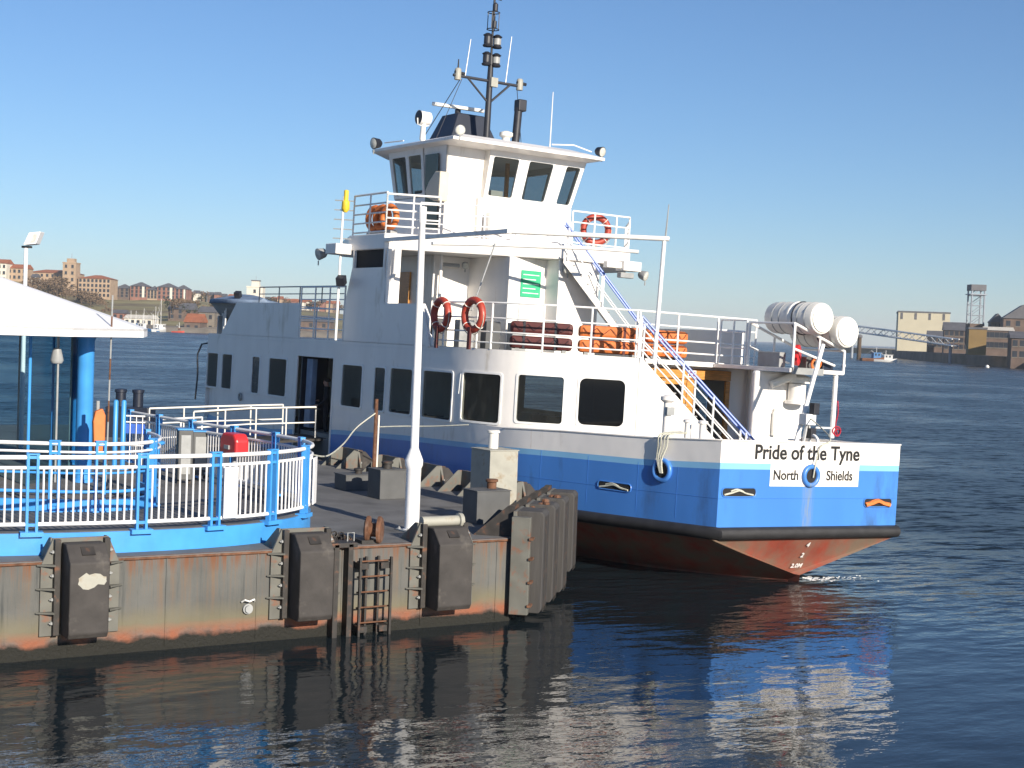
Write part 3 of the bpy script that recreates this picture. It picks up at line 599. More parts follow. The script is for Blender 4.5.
# mooring dolphin at the far end
t = thing('mooring_dolphin', 'dark square mooring dolphin with two stubby posts beyond the walkway', 'dolphin', ground(133, 46.5, 0), (0, 0, -VIEW))
MB().box(-.66, .66, -.5, .5, -1, 2.45).obj('block', 'navy', t, bevel=.03)
for x in (-.32, .22): MB().lathe([(.16, 0), (.16, .42), (.19, .43), (.19, .52), (.1, .54)], (x, 0, 2.45), n=12).obj('post', 'navy', t, smooth=35)
# floodlight on a white post behind the shelter roof
t = thing('floodlight', 'white floodlight on a thin white post above the shelter roof', 'lamp', ground(24, 38.0, DECK), (0, 0, -VIEW))
zt = at(24, 248, 38.0).z - DECK
MB().cyl((0, 0, 0), (0, 0, zt), .06, .05, 10).obj('post', 'fence_white', t, smooth=40); MB().box(-.1, .14, -.05, .05, zt, zt + .05).obj('bracket', 'iron', t)
MB().extrude([(-.02, -.2, zt + .06), (.30, -.2, zt + .10), (.42, -.2, zt + .42), (.12, -.2, zt + .38)], (0, .36, 0)).obj('lamp_body', 'fence_white', t, bevel=.02)
MB().extrude([(.16, -.212, zt + .13), (.28, -.212, zt + .14), (.37, -.212, zt + .36), (.25, -.212, zt + .35)], (0, .01, 0)).obj('lens', 'lens', t)

# ================================================================== FERRY  (local x = starboard, y = forward of the transom, z up)
ferry = thing('ferry', 'white and blue passenger ferry moored stern towards us, wheelhouse and mast on top', 'ferry', (22.6, 23.9, 0), (0, R(1.6), 0))
def interp(tab, a):
    if a <= tab[0][0]: return tab[0][1]
    for (x0, y0), (x1, y1) in zip(tab, tab[1:]):
        if a <= x1: return y0 + (y1 - y0) * (a - x0) / (x1 - x0)
    return tab[-1][1]
W_T = [(0, 2.6), (6.1, 4.1), (25.0, 4.1), (26.0, 3.95), (26.6, 3.0), (26.9, .3)]
ZR_T = [(0, .98), (3.5, .9), (12, .85), (27, .9)]
ZB_T = [(0, 2.58), (1.8, 2.47), (4.3, 2.42), (6.1, 2.37), (11.8, 2.23), (15.3, 2.08), (20, 1.75), (27, 1.85)]
ZT_T = [(0, 3.05), (1.8, 2.95), (4.4, 2.89), (6.1, 2.82), (7, 2.80), (27, 2.80)]
WW_T = [(0, .02), (.5, .06), (1.6, 1.15), (2.9, 2.0), (6, 3.0), (10, 3.5), (25, 3.6), (26.6, 2.4), (26.9, .2)]
ST = [0, .25, .5, 1.0, 1.6, 2.3, 3.1, 4.2, 5.2, 6.1, 8, 11, 13.5, 15.3, 15.65, 18.18, 20, 23, 25, 25.6, 26, 26.4, 26.6, 26.8, 26.9]
def sect(a):
    w, zr, zb, zt, ww = interp(W_T, a), interp(ZR_T, a), interp(ZB_T, a), interp(ZT_T, a), interp(WW_T, a)
    zk = .14 if a < .3 else 0.0
    return [(ww * .7, -1.2 if a > 1 else -.9), (ww, zk), (w, zr), (w, zr + .27), (w, zb - .13), (w, zb), (w, zt)]
mb = MB(); rows = 7; BM = [0, 0, 1, 1, 2, 3]   # red, red, blue, blue, pale, white
for s in (-1, 1):
    base = len(mb.v)
    for a in ST: mb.v += [(s * x, a + (.55 if (a == 0 and k < 2) else 0), z) for k, (x, z) in enumerate(sect(a))]
    for i in range(len(ST) - 1):
        for k in range(rows - 1):
            if s < 0 and k >= 3 and abs(ST[i] - 15.65) < .01: continue   # open entrance in the port side
            q = base + i * rows + k; mb.f.append((q, q + rows, q + rows + 1, q + 1)); mb.mi.append(BM[k])
n1 = len(ST) * rows
for k in range(rows - 1):
    mb.f.append((k, k + 1, n1 + k + 1, n1 + k)); mb.mi.append(BM[k])
    e = (len(ST) - 1) * rows; mb.f.append((e + k, e + k + 1, n1 + e + k + 1, n1 + e + k)); mb.mi.append(BM[k])
hull = mb.obj('hull', ['red', 'blue', 'pale_blue', 'white'], ferry, smooth=24)
# bulwark cap and inside of the after well, main deck
mb = MB()
cap_path = [(-interp(W_T, a), a, interp(ZT_T, a)) for a in (6.1, 5.2, 4.2, 3.1, 2.3, 1.6, 1.0, .5, 0)]
cap_full = cap_path + [(-x, y, z) for (x, y, z) in reversed(cap_path)]
for (x0, y0, z0), (x1, y1, z1) in zip(cap_full, cap_full[1:]):
    def ins(x, y): return (x - math.copysign(.12, x), max(y, .12))
    i0, i1 = ins(x0, y0), ins(x1, y1)
    mb.add([(x0, y0, z0), (x1, y1, z1), (*i1, z1), (*i0, z0), (*i1, 1.75), (*i0, 1.75)], [(0, 1, 2, 3), (3, 2, 4, 5)])
mb.obj('bulwark_lining', 'white', hull)
MB().tube([(x * 1.002, y - (.01 if y == 0 else 0), z) for (x, y, z) in cap_full], .018, 6).obj('bulwark_cap_rail', 'white', hull, smooth=50)
MB().prism([(-4.0, 25), (-4.0, 6.2), (-2.55, .1), (2.55, .1), (4.0, 6.2), (4.0, 25)], 1.9, 1.75).obj('main_deck', 'deck', ferry)
# rubbing strake
sp = [(-(interp(W_T, a) + .03), a, interp(ZR_T, a) + .13) for a in (25, 20, 15, 11, 8, 6.1, 5, 4, 3, 2, 1, .2)] + [(-2.58, -.06, 1.11)]
sp = sp + [(-x, y, z) for (x, y, z) in reversed(sp)]
MB().tube(sp, .135, 10).obj('rubbing_strake', 'black', hull, smooth=50)
# hull seam line and fairleads, freeing slots
def taper(a, off=0.0):  # point on port quarter, with outward offset
    n_ = Vector((-6.1, 1.5 * -1, 0)).normalized(); n_ = Vector((-.971, -.239, 0)); return Vector((-interp(W_T, a), a, 0)) + n_ * off
TN = Vector((-.971, -.239, 0)); TT = Vector((.239, -.971, 0))
def ring(c, n_, r_, t_):
    o = MB().torus(c, n_, r_, t_, 24, 8).obj('fairlead', 'blue', hull, smooth=60)
    MB().lathe([(r_, 0), (r_, .012), (r_ * .2, .014)], Vector(c) - Vector(n_) * .004, n_, 20).obj('fairlead_shade_disc', 'dark', o)  # black disc paints the shade of the hole
    return o
c = taper(1.45, .03); c.z = 2.28; ring(c, TN, .215, .055)
ring((-.08, -.03, 2.33), (0, -1, 0), .20, .055)
def slot(c, u, n_, w, h, rope_m):
    c, u, n_ = Vector(c), Vector(u), Vector(n_); z = Vector((0, 0, 1))
    pts = [c + u * p[0] + z * p[1] for p in rrect(-w / 2, w / 2, -h / 2, h / 2, h * .42)]
    o = MB().extrude(pts, n_ * .006).obj('freeing_slot', 'dark', hull)  # no hole cut, a black plate paints the shade inside
    MB().tube([p + n_ * .006 for p in pts], .014, 5, closed=True).obj('slot_rim', 'blue', o)
    rp = [c + u * (w * t) + z * (h * zz) + n_ * .012 for (t, zz) in ((-.44, -.3), (-.2, -.05), (0, .18), (.18, -.1), (.42, -.3))]
    MB().tube(resample(rp, .06), .022 if rope_m != 'rope_orange' else .055, 6).obj('rope_bight', rope_m, o, smooth=60)
    MB().tube(resample([p + z * .03 - u * .05 for p in rp[1:4]], .06), .018, 6).obj('rope_bight', rope_m, o, smooth=60)
for (a, z, m) in ((2.72, 1.80, 'rope'),): c = taper(a, .002); c.z = z; slot(c, TT, TN, .95, .17, m)
slot((-2.05, -.002, 1.97), (1, 0, 0), (0, -1, 0), .92, .19, 'rope'); slot((2.0, -.002, 1.75), (1, 0, 0), (0, -1, 0), .86, .19, 'rope_orange')
c = taper(5.9, .004); c.z = 1.75; o = MB().lathe([(.14, 0), (.13, .02), (.05, .03)], c, TN, 16).obj('overboard_discharge', 'black', hull, smooth=40)
# hull plate seams
MB().tube([(-(interp(W_T, a) + .002), a, interp(ZR_T, a) + .86) for a in (12, 8, 6.1, 4, 2, .01)], .005, 5).obj('plate_seam', 'blue', hull)
MB().tube([(-2.6, -.002, 1.84), (2.6, -.002, 1.84)], .005, 5).obj('plate_seam', 'blue', hull)
for a in (1.05, 2.1, 3.5, 4.9): MB().tube([taper(a, .002) + Vector((0, 0, z)) for z in (1.3, 1.8, 2.4)], .0028, 4).obj('plate_seam', 'blue', hull)
# lettering on the transom
nb = MB().box(-1.22, 1.36, -.006, .0, 2.10, 2.60).obj('name_board', 'white', hull)
RT_ = (R(90), 0, 0)
text('Pride of the Tyne', hull, 'lettering', (-.17, -.008, 2.68), RT_, .43, squash=1.0, bold=.009)
text('North', hull, 'lettering', (-.78, -.012, 2.24), RT_, .30, squash=.95, bold=.005); text('Shields', hull, 'lettering', (.78, -.012, 2.24), RT_, .30, squash=.95, bold=.005)
for s_, z, sz in (('4', .80, .17), ('2', .55, .17), ('2.0M', .30, .16)):
    zz = z; fy = .55 * (0.98 - zz) / .84
    text(s_, hull, 'white_rail', (.06, fy - .03, zz - .02), (R(90) - math.atan2(.55, .84) * 0 - R(33) * -1 * 0, 0, 0), sz, name='draught_mark', bold=.004).rotation_euler = (R(90) + math.atan2(.55, .84), 0, 0)

# ---- main deckhouse walls
hp = [(-4.1, 25.9), (-4.1, 9.0)]
A_, C_, B_ = Vector((-4.1, 9.0)), Vector((-4.1, 6.72)), Vector((-2.9, 5.97))
for i in range(1, 21):
    t_ = i / 20; q = A_ * (1 - t_) ** 2 + C_ * 2 * t_ * (1 - t_) + B_ * t_ * t_; hp.append((q.x, q.y))
hp.append((-1.17, 4.89))
hpv = [Vector((x, y, 0)) for x, y in hp]; HL = arc_len(hpv)
UD = 4.65
def rising(u): return max(0.0, min(1.0, (u - 17.5) / 4)) * .07
def f_port(u, v):
    p = along(hpv, HL, max(0, min(u, HL[-1])))[0]
    if u < 0: p = p + Vector((0, -u, 0))
    if u > HL[-1]: p = p + Vector((.848, -.53, 0)) * (u - HL[-1])
    return Vector((p.x, p.y, v))
Z0 = 2.76
def f_house(u, v): return f_port(u, Z0 + v)
wins = [(.10, 1.12, 2.80, 4.0, 'window'), (1.48, 2.42, 2.80, 4.0, 'window'), (4.14, 4.80, 2.66, 4.0, 'dark_window'), (5.53, 6.95, 2.80, 4.0, 'window'), (10.87, 12.20, 2.78, 4.0, 'window'), (12.92, 13.60, 2.74, 4.0, 'dark_window'), (13.86, 15.15, 2.78, 4.02, 'window'), (15.70, 17.25, 2.78, 4.03, 'window'), (17.66, 19.02, 2.84, 4.07, 'window'), (19.43, 20.60, 2.93, 4.11, 'window'), (20.92, 22.07, 2.95, 4.12, 'dark_window')]
door_u = (7.72, 10.25)
holes = [(w[0], w[1], w[2] - Z0, w[3] - Z0) for w in wins if w[2] >= Z0] + [(w[0], w[1], 0.001, w[3] - Z0) for w in wins if w[2] < Z0] + [(door_u[0], door_u[1], 0.0, 4.12 - Z0)]
house = wall('deckhouse_wall', f_house, HL[-1], UD - .12 - Z0, holes, 'white', ferry, solid=.03, us=[l for l in HL] + [16.6, 16.8], smooth=30)
for w in wins:
    fw = (lambda u, v: f_port(u, v))
    window(fw, (w[0], w[1], max(w[2], Z0 + .02), w[3]), house, glass_mat=w[4], r=.15, w=.03)
# lower part of the entrance (the hull side is open below the sill there): dark recess with door leaf
ent = MB().box(-4.125, -4.09, 25.9 - door_u[1] - .08, 25.9 - door_u[1], 1.2, 4.16).box(-4.125, -4.09, 25.9 - door_u[0], 25.9 - door_u[0] + .08, 1.2, 4.16).box(-4.125, -4.09, 25.9 - door_u[1], 25.9 - door_u[0], 4.12, 4.20).obj('entrance_frame', 'white', ferry)
MB().box(-4.1, -3.9, 25.9 - door_u[1], 25.9 - door_u[0], 1.1, 1.76).obj('entrance_sill', 'deck', ent)
MB().box(-4.06, -3.2, 17.95, 18.02, 1.75, 4.1).obj('sliding_door', 'navy', ent); MB().box(-4.065, -3.9, 17.2, 17.6, 2.0, 4.05).obj('open_leaf', 'tarp', ent, bevel=.01)
# starboard wall, mirrored
def f_star(u, v): p = f_port(u, v); return Vector((-p.x, p.y, p.z))
def f_star_h(u, v): return f_star(u, Z0 + v)
holes_s = [h for h in holes if h[1] < 18]
hs = wall('deckhouse_wall', f_star_h, 18.6, UD - .12 - Z0, holes_s, 'white', ferry, solid=.03, us=[l for l in HL if l < 18.6], smooth=30)
for w in [w for w in wins if w[1] < 18]: window(lambda u, v: f_star(-u + 0, v) if False else f_star(u, v), (w[0], w[1], max(w[2], Z0 + .02), w[3]), hs, glass_mat='bridge_glass', proud=-.035)
MB().prism([(-4.1, 25.9), (-3.9, 26.2), (3.9, 26.2), (4.1, 25.9)], 1.75, UD - .12).obj('forward_bulkhead', 'white', ferry)
MB().prism([(3.8, 7.3), (3.35, 5.95), (3.28, 5.98), (3.72, 7.3)], 1.75, UD - .12).obj('after_quarter_wall', 'white', ferry)
# interior: seats rows and centre casing glimpsed through the glass
MB().box(-1.1, 1.1, 14, 22, 1.75, UD - .13).obj('centre_casing', 'cream', ferry)
SEAT = MB().box(-.45, .45, -.05, .05, .45, 1.0).box(-.45, .45, -.5, 0, .4, .47).box(-.4, -.34, -.4, -.05, 0, .42).box(.34, .4, -.4, -.05, 0, .42).mesh('cabin_seat', 'navy')
for k in range(9):
    for x in (-2.9, 2.7): link('cabin_seat', SEAT, ferry, loc=(x, 8.2 + k * .95, 1.75))
# ---- after bulkhead with varnished door surround
aw = MB().box(2.72, 3.4, 6.2, 6.26, 1.75, UD - .13).box(-1.5, -.62, 6.2, 6.26, 1.75, UD - .13).box(-.62, 2.72, 6.2, 6.26, 4.46, UD - .13).obj('after_bulkhead', 'white', ferry)
MB().box(-.62, 2.72, 6.10, 6.19, 4.20, 4.45).obj('door_lintel', 'wood', aw, bevel=.008)
for x0, x1 in ((-.62, -.40), (1.30, 1.52), (2.58, 2.72)): MB().box(x0, x1, 6.115, 6.185, 1.75, 4.19).obj('door_post', 'wood', aw, bevel=.008)
for x0, x1 in ((-.39, .42), (.48, 1.29)):
    o = MB().box(x0, x1, 6.13, 6.17, 1.75, 2.75).box(x0, x0 + .1, 6.13, 6.17, 2.75, 4.18).box(x1 - .1, x1, 6.13, 6.17, 2.75, 4.18).box(x0 + .1, x1 - .1, 6.13, 6.17, 4.05, 4.18).obj('saloon_door', 'wood', aw)
    MB().box(x0 + .1, x1 - .1, 6.145, 6.155, 2.75, 4.05).obj('pane', 'dark_window', o); MB().cyl((x1 - .06, 6.09, 3.0), (x1 - .06, 6.09, 3.2), .014, .014, 6).obj('handle', 'grey', o)
sg = MB().box(1.28, 1.55, 6.088, 6.096, 4.24, 4.42).obj('door_notice', 'white', aw); MB().box(1.31, 1.52, 6.083, 6.087, 4.27, 4.39).obj('notice_print', 'buoy_red', sg); MB().box(1.34, 1.49, 6.079, 6.082, 4.315, 4.345).obj('notice_print', 'white', sg)
# ---- upper deck slab
ud_poly = [(p.x, p.y) for p in hpv] + [(-.60, 5.80), (3.3, 5.82), (4.1, 7.2), (4.1, 25.9), (2.8, 26.2), (-2.8, 26.2)]
MB().prism(ud_poly, UD - .119, UD).obj('upper_deck', 'white', ferry)
MB().prism([(x * .985, 6.2 + (y - 6.2) * .985 + .1) for (x, y) in ud_poly], UD + .002, UD + .006).obj('upper_deck_coating', 'deck', ferry)
# ---- upper bulwarks, port and starboard
def bul(pts, name='upper_bulwark', parent=ferry): return MB().extrude([(pts[0][0], y, z) for (_, y, z) in pts], (.06, 0, 0)).obj(name, 'white', parent)
b1 = bul([(-4.1, 24.75, UD - .02), (-4.1, 23.45, 5.72), (-4.1, 18.30, 5.72), (-4.1, 18.30, UD - .02)])
b2 = bul([(-4.1, 15.14, UD - .02), (-4.1, 15.14, 5.73), (-4.1, 10.45, 5.73), (-4.1, 10.10, 5.35), (-4.1, 10.10, 5.0), (-4.1, 9.78, UD + .10), (-4.1, 9.78, UD - .02)])
for b in (b1, b2): pass
MB().extrude([(4.04, 24.75, UD - .02), (4.04, 23.45, 5.6), (4.04, 7.3, 5.55), (4.04, 7.3, UD - .02)], (.06, 0, 0)).obj('upper_bulwark', 'white', ferry)
MB().extrude([(-4.16, 9.9, UD - .03), (-4.16, 10.4, 5.72), (-4.16, 10.5, 5.72), (-4.16, 10.1, UD - .03)], (.05, 0, 0)).obj('bulwark_stay', 'white', ferry)
# rail in the bulwark gap and along the forward bulwark
railing(ferry, [(-4.08, 18.25, UD), (-4.08, 15.2, UD)], [.3, .6, .9, 1.18, 1.55], 1.0)
railing(ferry, [(-4.07, 21.6, 5.72), (-4.07, 18.3, 5.72), (-4.07, 15.2, 5.72)], [.28, .50], 1.6, .02, 'grey', .02)
railing(ferry, [(-3.6, 25.9, UD), (-3.9, 24.9, UD)], [.4, .8, 1.15], .6); railing(ferry, [(-3.6, 26.0, UD), (0, 26.05, UD), (3.6, 26.0, UD)], [.4, .8, 1.15], 1.2)
# notice boards and lockers seen through the gap
for y0, m in ((16.0, 'cream'), (17.2, 'cream')):
    o = MB().box(-1.6, -.6, y0, y0 + .8, UD, UD + .8).obj('deck_locker', m, ferry, bevel=.02); MB().box(-1.62, -.58, y0 - .02, y0 + .82, UD + .8, UD + .85).obj('lid', 'grey', o)
# ---- port quarter rails along the curved deck edge
qs = [p + Vector((0, 0, UD)) for p in sub_path(hpv, HL, 16.05, HL[-1] - .02)]
QL = arc_len(qs)
railing(ferry, qs, [.16, .42, .76, 1.13], at_s=[.02, .55, 2.05, 2.55, 3.95, 5.1, QL[-1] - .03], r=.024)
# white gate posts at the stair head
railing(ferry, [(-.60, 5.84, UD), (1.4, 5.86, UD), (3.28, 5.88, UD)], [.2, .5, .85, 1.17], 1.28, r=.026)
# ---- lower stair, running down along the diagonal side
SD = Vector((.848, -.53, 0)); SN = Vector((.53, .848, 0))
S0 = Vector((-1.17, 4.89, UD)); S1 = S0 + SD * 2.95 + Vector((0, 0, 1.75 - UD))
def stair(S0, S1, wdt, plate_m, name, steps, side_plate=None):
    d = S1 - S0; hz = Vector((d.x, d.y, 0)).normalized(); nn = Vector((-hz.y, hz.x, 0))
    if nn.dot(SN) < 0: nn = -nn
    mb = MB()
    for off in (0, wdt):
        a, b = S0 + nn * off, S1 + nn * off
        mb.extrude([a + Vector((0, 0, .06)), b + Vector((0, 0, .06)), b - Vector((0, 0, .2)), a - Vector((0, 0, .2))], nn * .035)
    o = mb.obj(name, plate_m, ferry)
    for i in range(1, steps): p = S0.lerp(S1, i / steps); MB().obox(p + nn * (wdt / 2 + .018), hz, nn, (0, 0, 1), .12, wdt / 2 - .03, .015).obj('tread', 'grey', o)
    a, b = S0 + nn * .036, S1 + nn * .036; MB().extrude([a - Vector((0, 0, .05)), b - Vector((0, 0, .05)), b + nn * (wdt - .038) - Vector((0, 0, .05)), a + nn * (wdt - .038) - Vector((0, 0, .05))], (0, 0, -.02)).obj('riser_plate', plate_m, o)
    return o, hz, nn
lo, hz, nn = stair(S0, S1, .95, 'white', 'lower_stair', 11)
# white side plate of the stair, closing it against the after well
F0 = S0 + Vector((0, 0, .0)); E0 = S0.lerp(S1, .74)
MB().extrude([S0 + Vector((0, 0, .005)), S0.lerp(S1, .70) + Vector((0, 0, .04)), Vector((S0.lerp(S1, .70).x, S0.lerp(S1, .70).y, 1.96)), Vector((S0.x, S0.y, 1.96))], -nn * .03).obj('side_plate', 'white', lo)
def stair_rail(S0, S1, nn, off, levels, posts, top_m, start=0.0, end=1.0, parent=None):
    a, b = S0.lerp(S1, start) + nn * off, S0.lerp(S1, end) + nn * off
    MB().tube([a + Vector((0, 0, levels[-1])), b + Vector((0, 0, levels[-1])), b + Vector((0, 0, levels[-1])) + (b - a).normalized() * .15 - Vector((0, 0, .12))], .03, 7).obj('handrail', top_m, parent, smooth=50)
    for z in levels[:-1]: MB().tube([a + Vector((0, 0, z)), b + Vector((0, 0, z))], .019, 6).obj('guard_bar', 'white_rail', parent, smooth=50)
    for t_ in posts: p = a.lerp(b, t_); link('stanchion', post_mesh(levels[-1], .026, 'white_rail'), parent, loc=p)
stair_rail(S0, S1, nn, .0, [.22, .48, .74, 1.0], [.0, .13, .36, .62, .9], 'handrail_blue', parent=lo)
stair_rail(S0, S1, nn, .93, [.5, 1.0], [.05, .5, .9], 'handrail_blue', parent=lo)
# deck fittings on the port quarter: stub vents and mooring bitts
o = MB().cyl((-2.62, 1.85, 2.92), (-2.62, 1.85, 3.75), .085, .085, 10).lathe([(.1, 0), (.16, .05), (.16, .12), (.06, .16)], (-2.62, 1.85, 3.72), n=12).obj('vent_pipe', 'white', ferry, smooth=40)
MB().box(-2.72, -2.52, 1.72, 1.8, 3.45, 3.62).obj('vent_flap', 'grey', o)
for k in (0, .38): MB().lathe([(.075, 0), (.075, .36), (.11, .38), (.11, .43), (.05, .45)], (-2.42 + k * .25, 1.35 - k, 2.95), n=12).obj('mooring_bitt', 'white', ferry, smooth=40)
MB().box(-2.6, -2.1, .78, 1.5, 2.90, 2.96).obj('bitt_bed', 'white', ferry)
# ---- life raft platform, after casing and their supports
cs = MB().box(1.72, 3.35, 4.0, 4.16, 1.75, UD - .13).obj('after_casing', 'white', ferry, bevel=.05)
MB().lathe([(.3, 0), (.3, .08), (.22, .1), (.22, .5), (.05, .52)], (2.95, 3.85, 3.75), (0, 0, 1), 14).obj('ventilator_hood', 'white', cs, smooth=40); MB().lathe([(.33, 0), (.33, .14), (.2, .2)], (2.95, 3.85, 4.27), n=14).obj('hood_cap', 'cream', cs, smooth=40)
MB().cyl((2.15, 3.9, 4.2), (2.75, 3.75, 4.45), .1, .1, 10).obj('lamp_tube', 'cream', cs, smooth=40)
MB().lathe([(.07, 0), (.07, .55), (.03, .6), (.03, .66)], (2.35, 3.93, 2.95), n=10).obj('extinguisher', 'cream', cs, smooth=40)
pf = MB().box(1.85, 3.62, 2.95, 5.79, UD - .119, UD - .02).obj('raft_platform', 'white', ferry, bevel=.01)
MB().box(1.9, 2.9, 2.9, 2.95, UD - .16, UD + .0).obj('platform_edge', 'grey', pf)
MB().cyl((3.45, 3.05, 2.98), (3.45, 3.05, UD - .1), .06, .06, 10).obj('platform_post', 'white_rail', pf, smooth=40)
MB().cyl((2.9, 3.05, 3.22), (3.45, 3.05, 3.22), .025, .025, 6).obj('platform_tie', 'white_rail', pf, smooth=40)
MB().cyl((.84, 1.6, 2.6), (2.15, 2.2, 5.22), .055, .055, 8).obj('davit_strut', 'white_rail', pf, smooth=40)
rk = MB()
for x0, z0, x1, z1 in ((1.95, 5.70, 3.62, 5.12),):
    for y in (2.98, 4.6):
        rk.tube([(x0, y, z0), (x1, y, z1)], .035, 7); rk.tube([(x0, y, z0), (x0, y, UD)], .035, 7); rk.tube([((x0 + x1) / 2, y, (z0 + z1) / 2), ((x0 + x1) / 2, y, UD)], .03, 7); rk.tube([(x1, y, z1), (x1, y, UD - .1)], .035, 7); rk.tube([(x0, y, UD + .45), (x1 - .3, y, UD + .1)], .03, 7)
    rk.tube([(x0, 2.98, z0), (x0, 4.6, z0)], .03, 7); rk.tube([(x1, 2.98, z1), (x1, 4.6, z1)], .03, 7)
rk.obj('raft_rack', 'white_rail', pf, smooth=40)
MB().lathe([(.22, 0), (.26, .02), (.26, .1), (.22, .12)], (2.3, 3.3, UD + .3), (.6, -.8, 0), 14).obj('hose_reel', 'cabinet_red', pf, smooth=40)
MB().box(2.6, 2.95, 3.2, 3.5, UD - .02, UD + .28).obj('battery_box', 'box_dark', pf, bevel=.02); MB().box(3.05, 3.4, 3.1, 3.35, UD - .02, UD + .18).obj('rope_locker', 'navy', pf, bevel=.02)
MB().torus((2.78, 3.05, UD + .12), (.1, 1, .2), .13, .03, 14, 6).obj('rope_hank', 'rope_orange', pf); MB().box(2.0, 2.2, 3.5, 4.3, UD - .02, UD + .35).obj('release_gear', 'grey', pf, bevel=.02)
railing(ferry, [(1.95, 5.7, UD), (1.95, 4.7, UD)], [.4, .8, 1.1], .5)
# A-frame and hook gear on the after well
af = MB().tube([(.98, 1.6, 1.75), (1.26, 1.6, 3.55), (1.54, 1.6, 1.75)], .05, 7).obj('towing_frame', 'white_rail', ferry, smooth=40)
MB().box(1.12, 1.42, 1.5, 1.75, 3.35, 3.6).obj('frame_head', 'white_rail', af, bevel=.01)
MB().box(1.3, 1.46, 1.45, 1.62, 3.6, 3.86).obj('winch_motor', 'mast', af, bevel=.01); MB().box(1.22, 1.38, 1.42, 1.6, 3.05, 3.28).obj('winch_drum', 'mast', af, bevel=.01)
MB().torus((.32, .4, 3.02), (1, 0, 0), .16, .035, 12, 6, 0, math.pi).obj('fairlead_horn', 'white_rail', ferry, smooth=50)

# ---- upper deckhouse: staggered bulkheads under the bridge deck
BD0, BD1 = 7.22, 7.66
uh = MB().prism([(-2.35, 16.8), (-2.35, 13.2), (-1.2, 13.2), (-1.2, 11.0), (0, 11.0), (0, 10.35), (1.35, 10.35), (1.35, 11.2), (2.35, 13.2), (2.35, 16.8)], UD, BD0).obj('upper_house', 'white', ferry, bevel=.02)
for z in (5.55, 6.1, 6.65): MB().box(-2.33, -1.22, 13.188, 13.2, z, z + .025).obj('stiffener', 'white', uh); MB().box(-1.19, -.02, 10.988, 11.0, z, z + .025).obj('stiffener', 'white', uh)
MB().box(-2.41, -2.35, 14.5, 15.5, UD, 6.75).obj('side_door', 'wood', uh, bevel=.01)
MB().lathe([(.19, 0), (.19, .03), (.15, .04), (.15, .02), (.02, .021)], (-2.35, 13.95, 6.35), (-1, 0, 0), 18).obj('porthole', 'white_rail', uh, smooth=40); MB().lathe([(.15, 0), (.02, .005)], (-2.385, 13.95, 6.35), (-1, 0, 0), 18).obj('porthole_glass', 'dark_window', uh)
# green safety notice
gs = MB().box(-.82, -.18, 10.97, 10.985, 6.15, 6.88).obj('safety_notice', 'green', uh)
for k in range(5): MB().box(-.76, -.24 - .1 * (k % 2), 10.966, 10.969, 6.25 + k * .125, 6.272 + k * .125).obj('notice_line', 'white_rail', gs)
# floodlights under the bridge deck
def lamp(p, d, r_=.12, parent=ferry, body='grey', name='floodlight'):
    p, d = Vector(p), Vector(d).normalized()
    o = MB().lathe([(r_ * .45, -r_ * 1.5), (r_ * .8, -r_ * 1.1), (r_, 0), (r_ * 1.05, .02), (r_ * .95, .03)], p, d, 14).obj(name, body, parent, smooth=40)
    MB().lathe([(r_ * .9, .032), (r_ * .5, .045), (.01, .05)], p, d, 14).obj('lens', 'lens', o, smooth=40)
    MB().tube([p - Vector((0, 0, r_ * 1.1)), p - Vector((0, 0, r_ * 1.9))], .02, 6).obj('bracket', 'grey', o)
    return o
lamp((.15, 10.15, 6.95), (-.2, -1, -.25)); lamp((-1.5, 12.9, 6.98), (-.3, -1, -.3), .1)
MB().cyl((-2.2, 13.0, 6.95), (-1.7, 12.9, 6.95), .06, .06, 8).obj('strip_lamp', 'grey', ferry, smooth=40)
# ventilation cupboards and pipes at the foot of the house
for k in range(4): MB().box(-3.3 + k * .62, -2.85 + k * .62, 11.3 - k * .35, 11.6 - k * .35, UD, UD + .75).obj('deck_locker', 'grey' if k % 2 else 'box_dark', ferry, bevel=.02)
MB().cyl((-2.25, 12.95, UD), (-2.25, 12.95, BD0), .05, .05, 8).obj('down_pipe', 'white', uh, smooth=40)
# ---- port wing support: panel, opening with its shade painted as a black sheet and lit edge pipe
wp = MB().extrude([(-4.1, 15.15, 5.731), (-4.1, 14.80, 6.72), (-4.1, 12.78, 6.72), (-4.1, 12.62, 5.731)], (.07, 0, 0)).obj('wing_support_panel', 'white', ferry)
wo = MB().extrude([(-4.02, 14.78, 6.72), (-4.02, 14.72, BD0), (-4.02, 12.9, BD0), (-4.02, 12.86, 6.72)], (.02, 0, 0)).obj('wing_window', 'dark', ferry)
for y in (14.74, 12.84): MB().box(-4.1, -4.03, y - .05, y + .05, 6.721, BD0).obj('window_post', 'white', wo)
MB().tube([(-3.95, 12.70, 5.7), (-3.95, 12.66, 6.3), (-3.93, 12.5, 6.6), (-3.93, 12.48, BD0)], .06, 8).obj('edge_pipe', 'white', ferry, smooth=50); MB().box(-4.1, -3.7, 12.62, 12.70, 5.731, BD0).obj('wing_end_plate', 'white', ferry)
# ---- bridge deck
bd_poly = [(-4.1, 15.1), (-4.1, 12.9), (.1, 10.25), (2.25, 10.2), (4.1, 12.9), (4.1, 15.1), (3.0, 18.0), (-3.0, 18.0)]
bdk = MB().prism(bd_poly, BD0, BD1).obj('bridge_deck', 'white', ferry, bevel=.03)
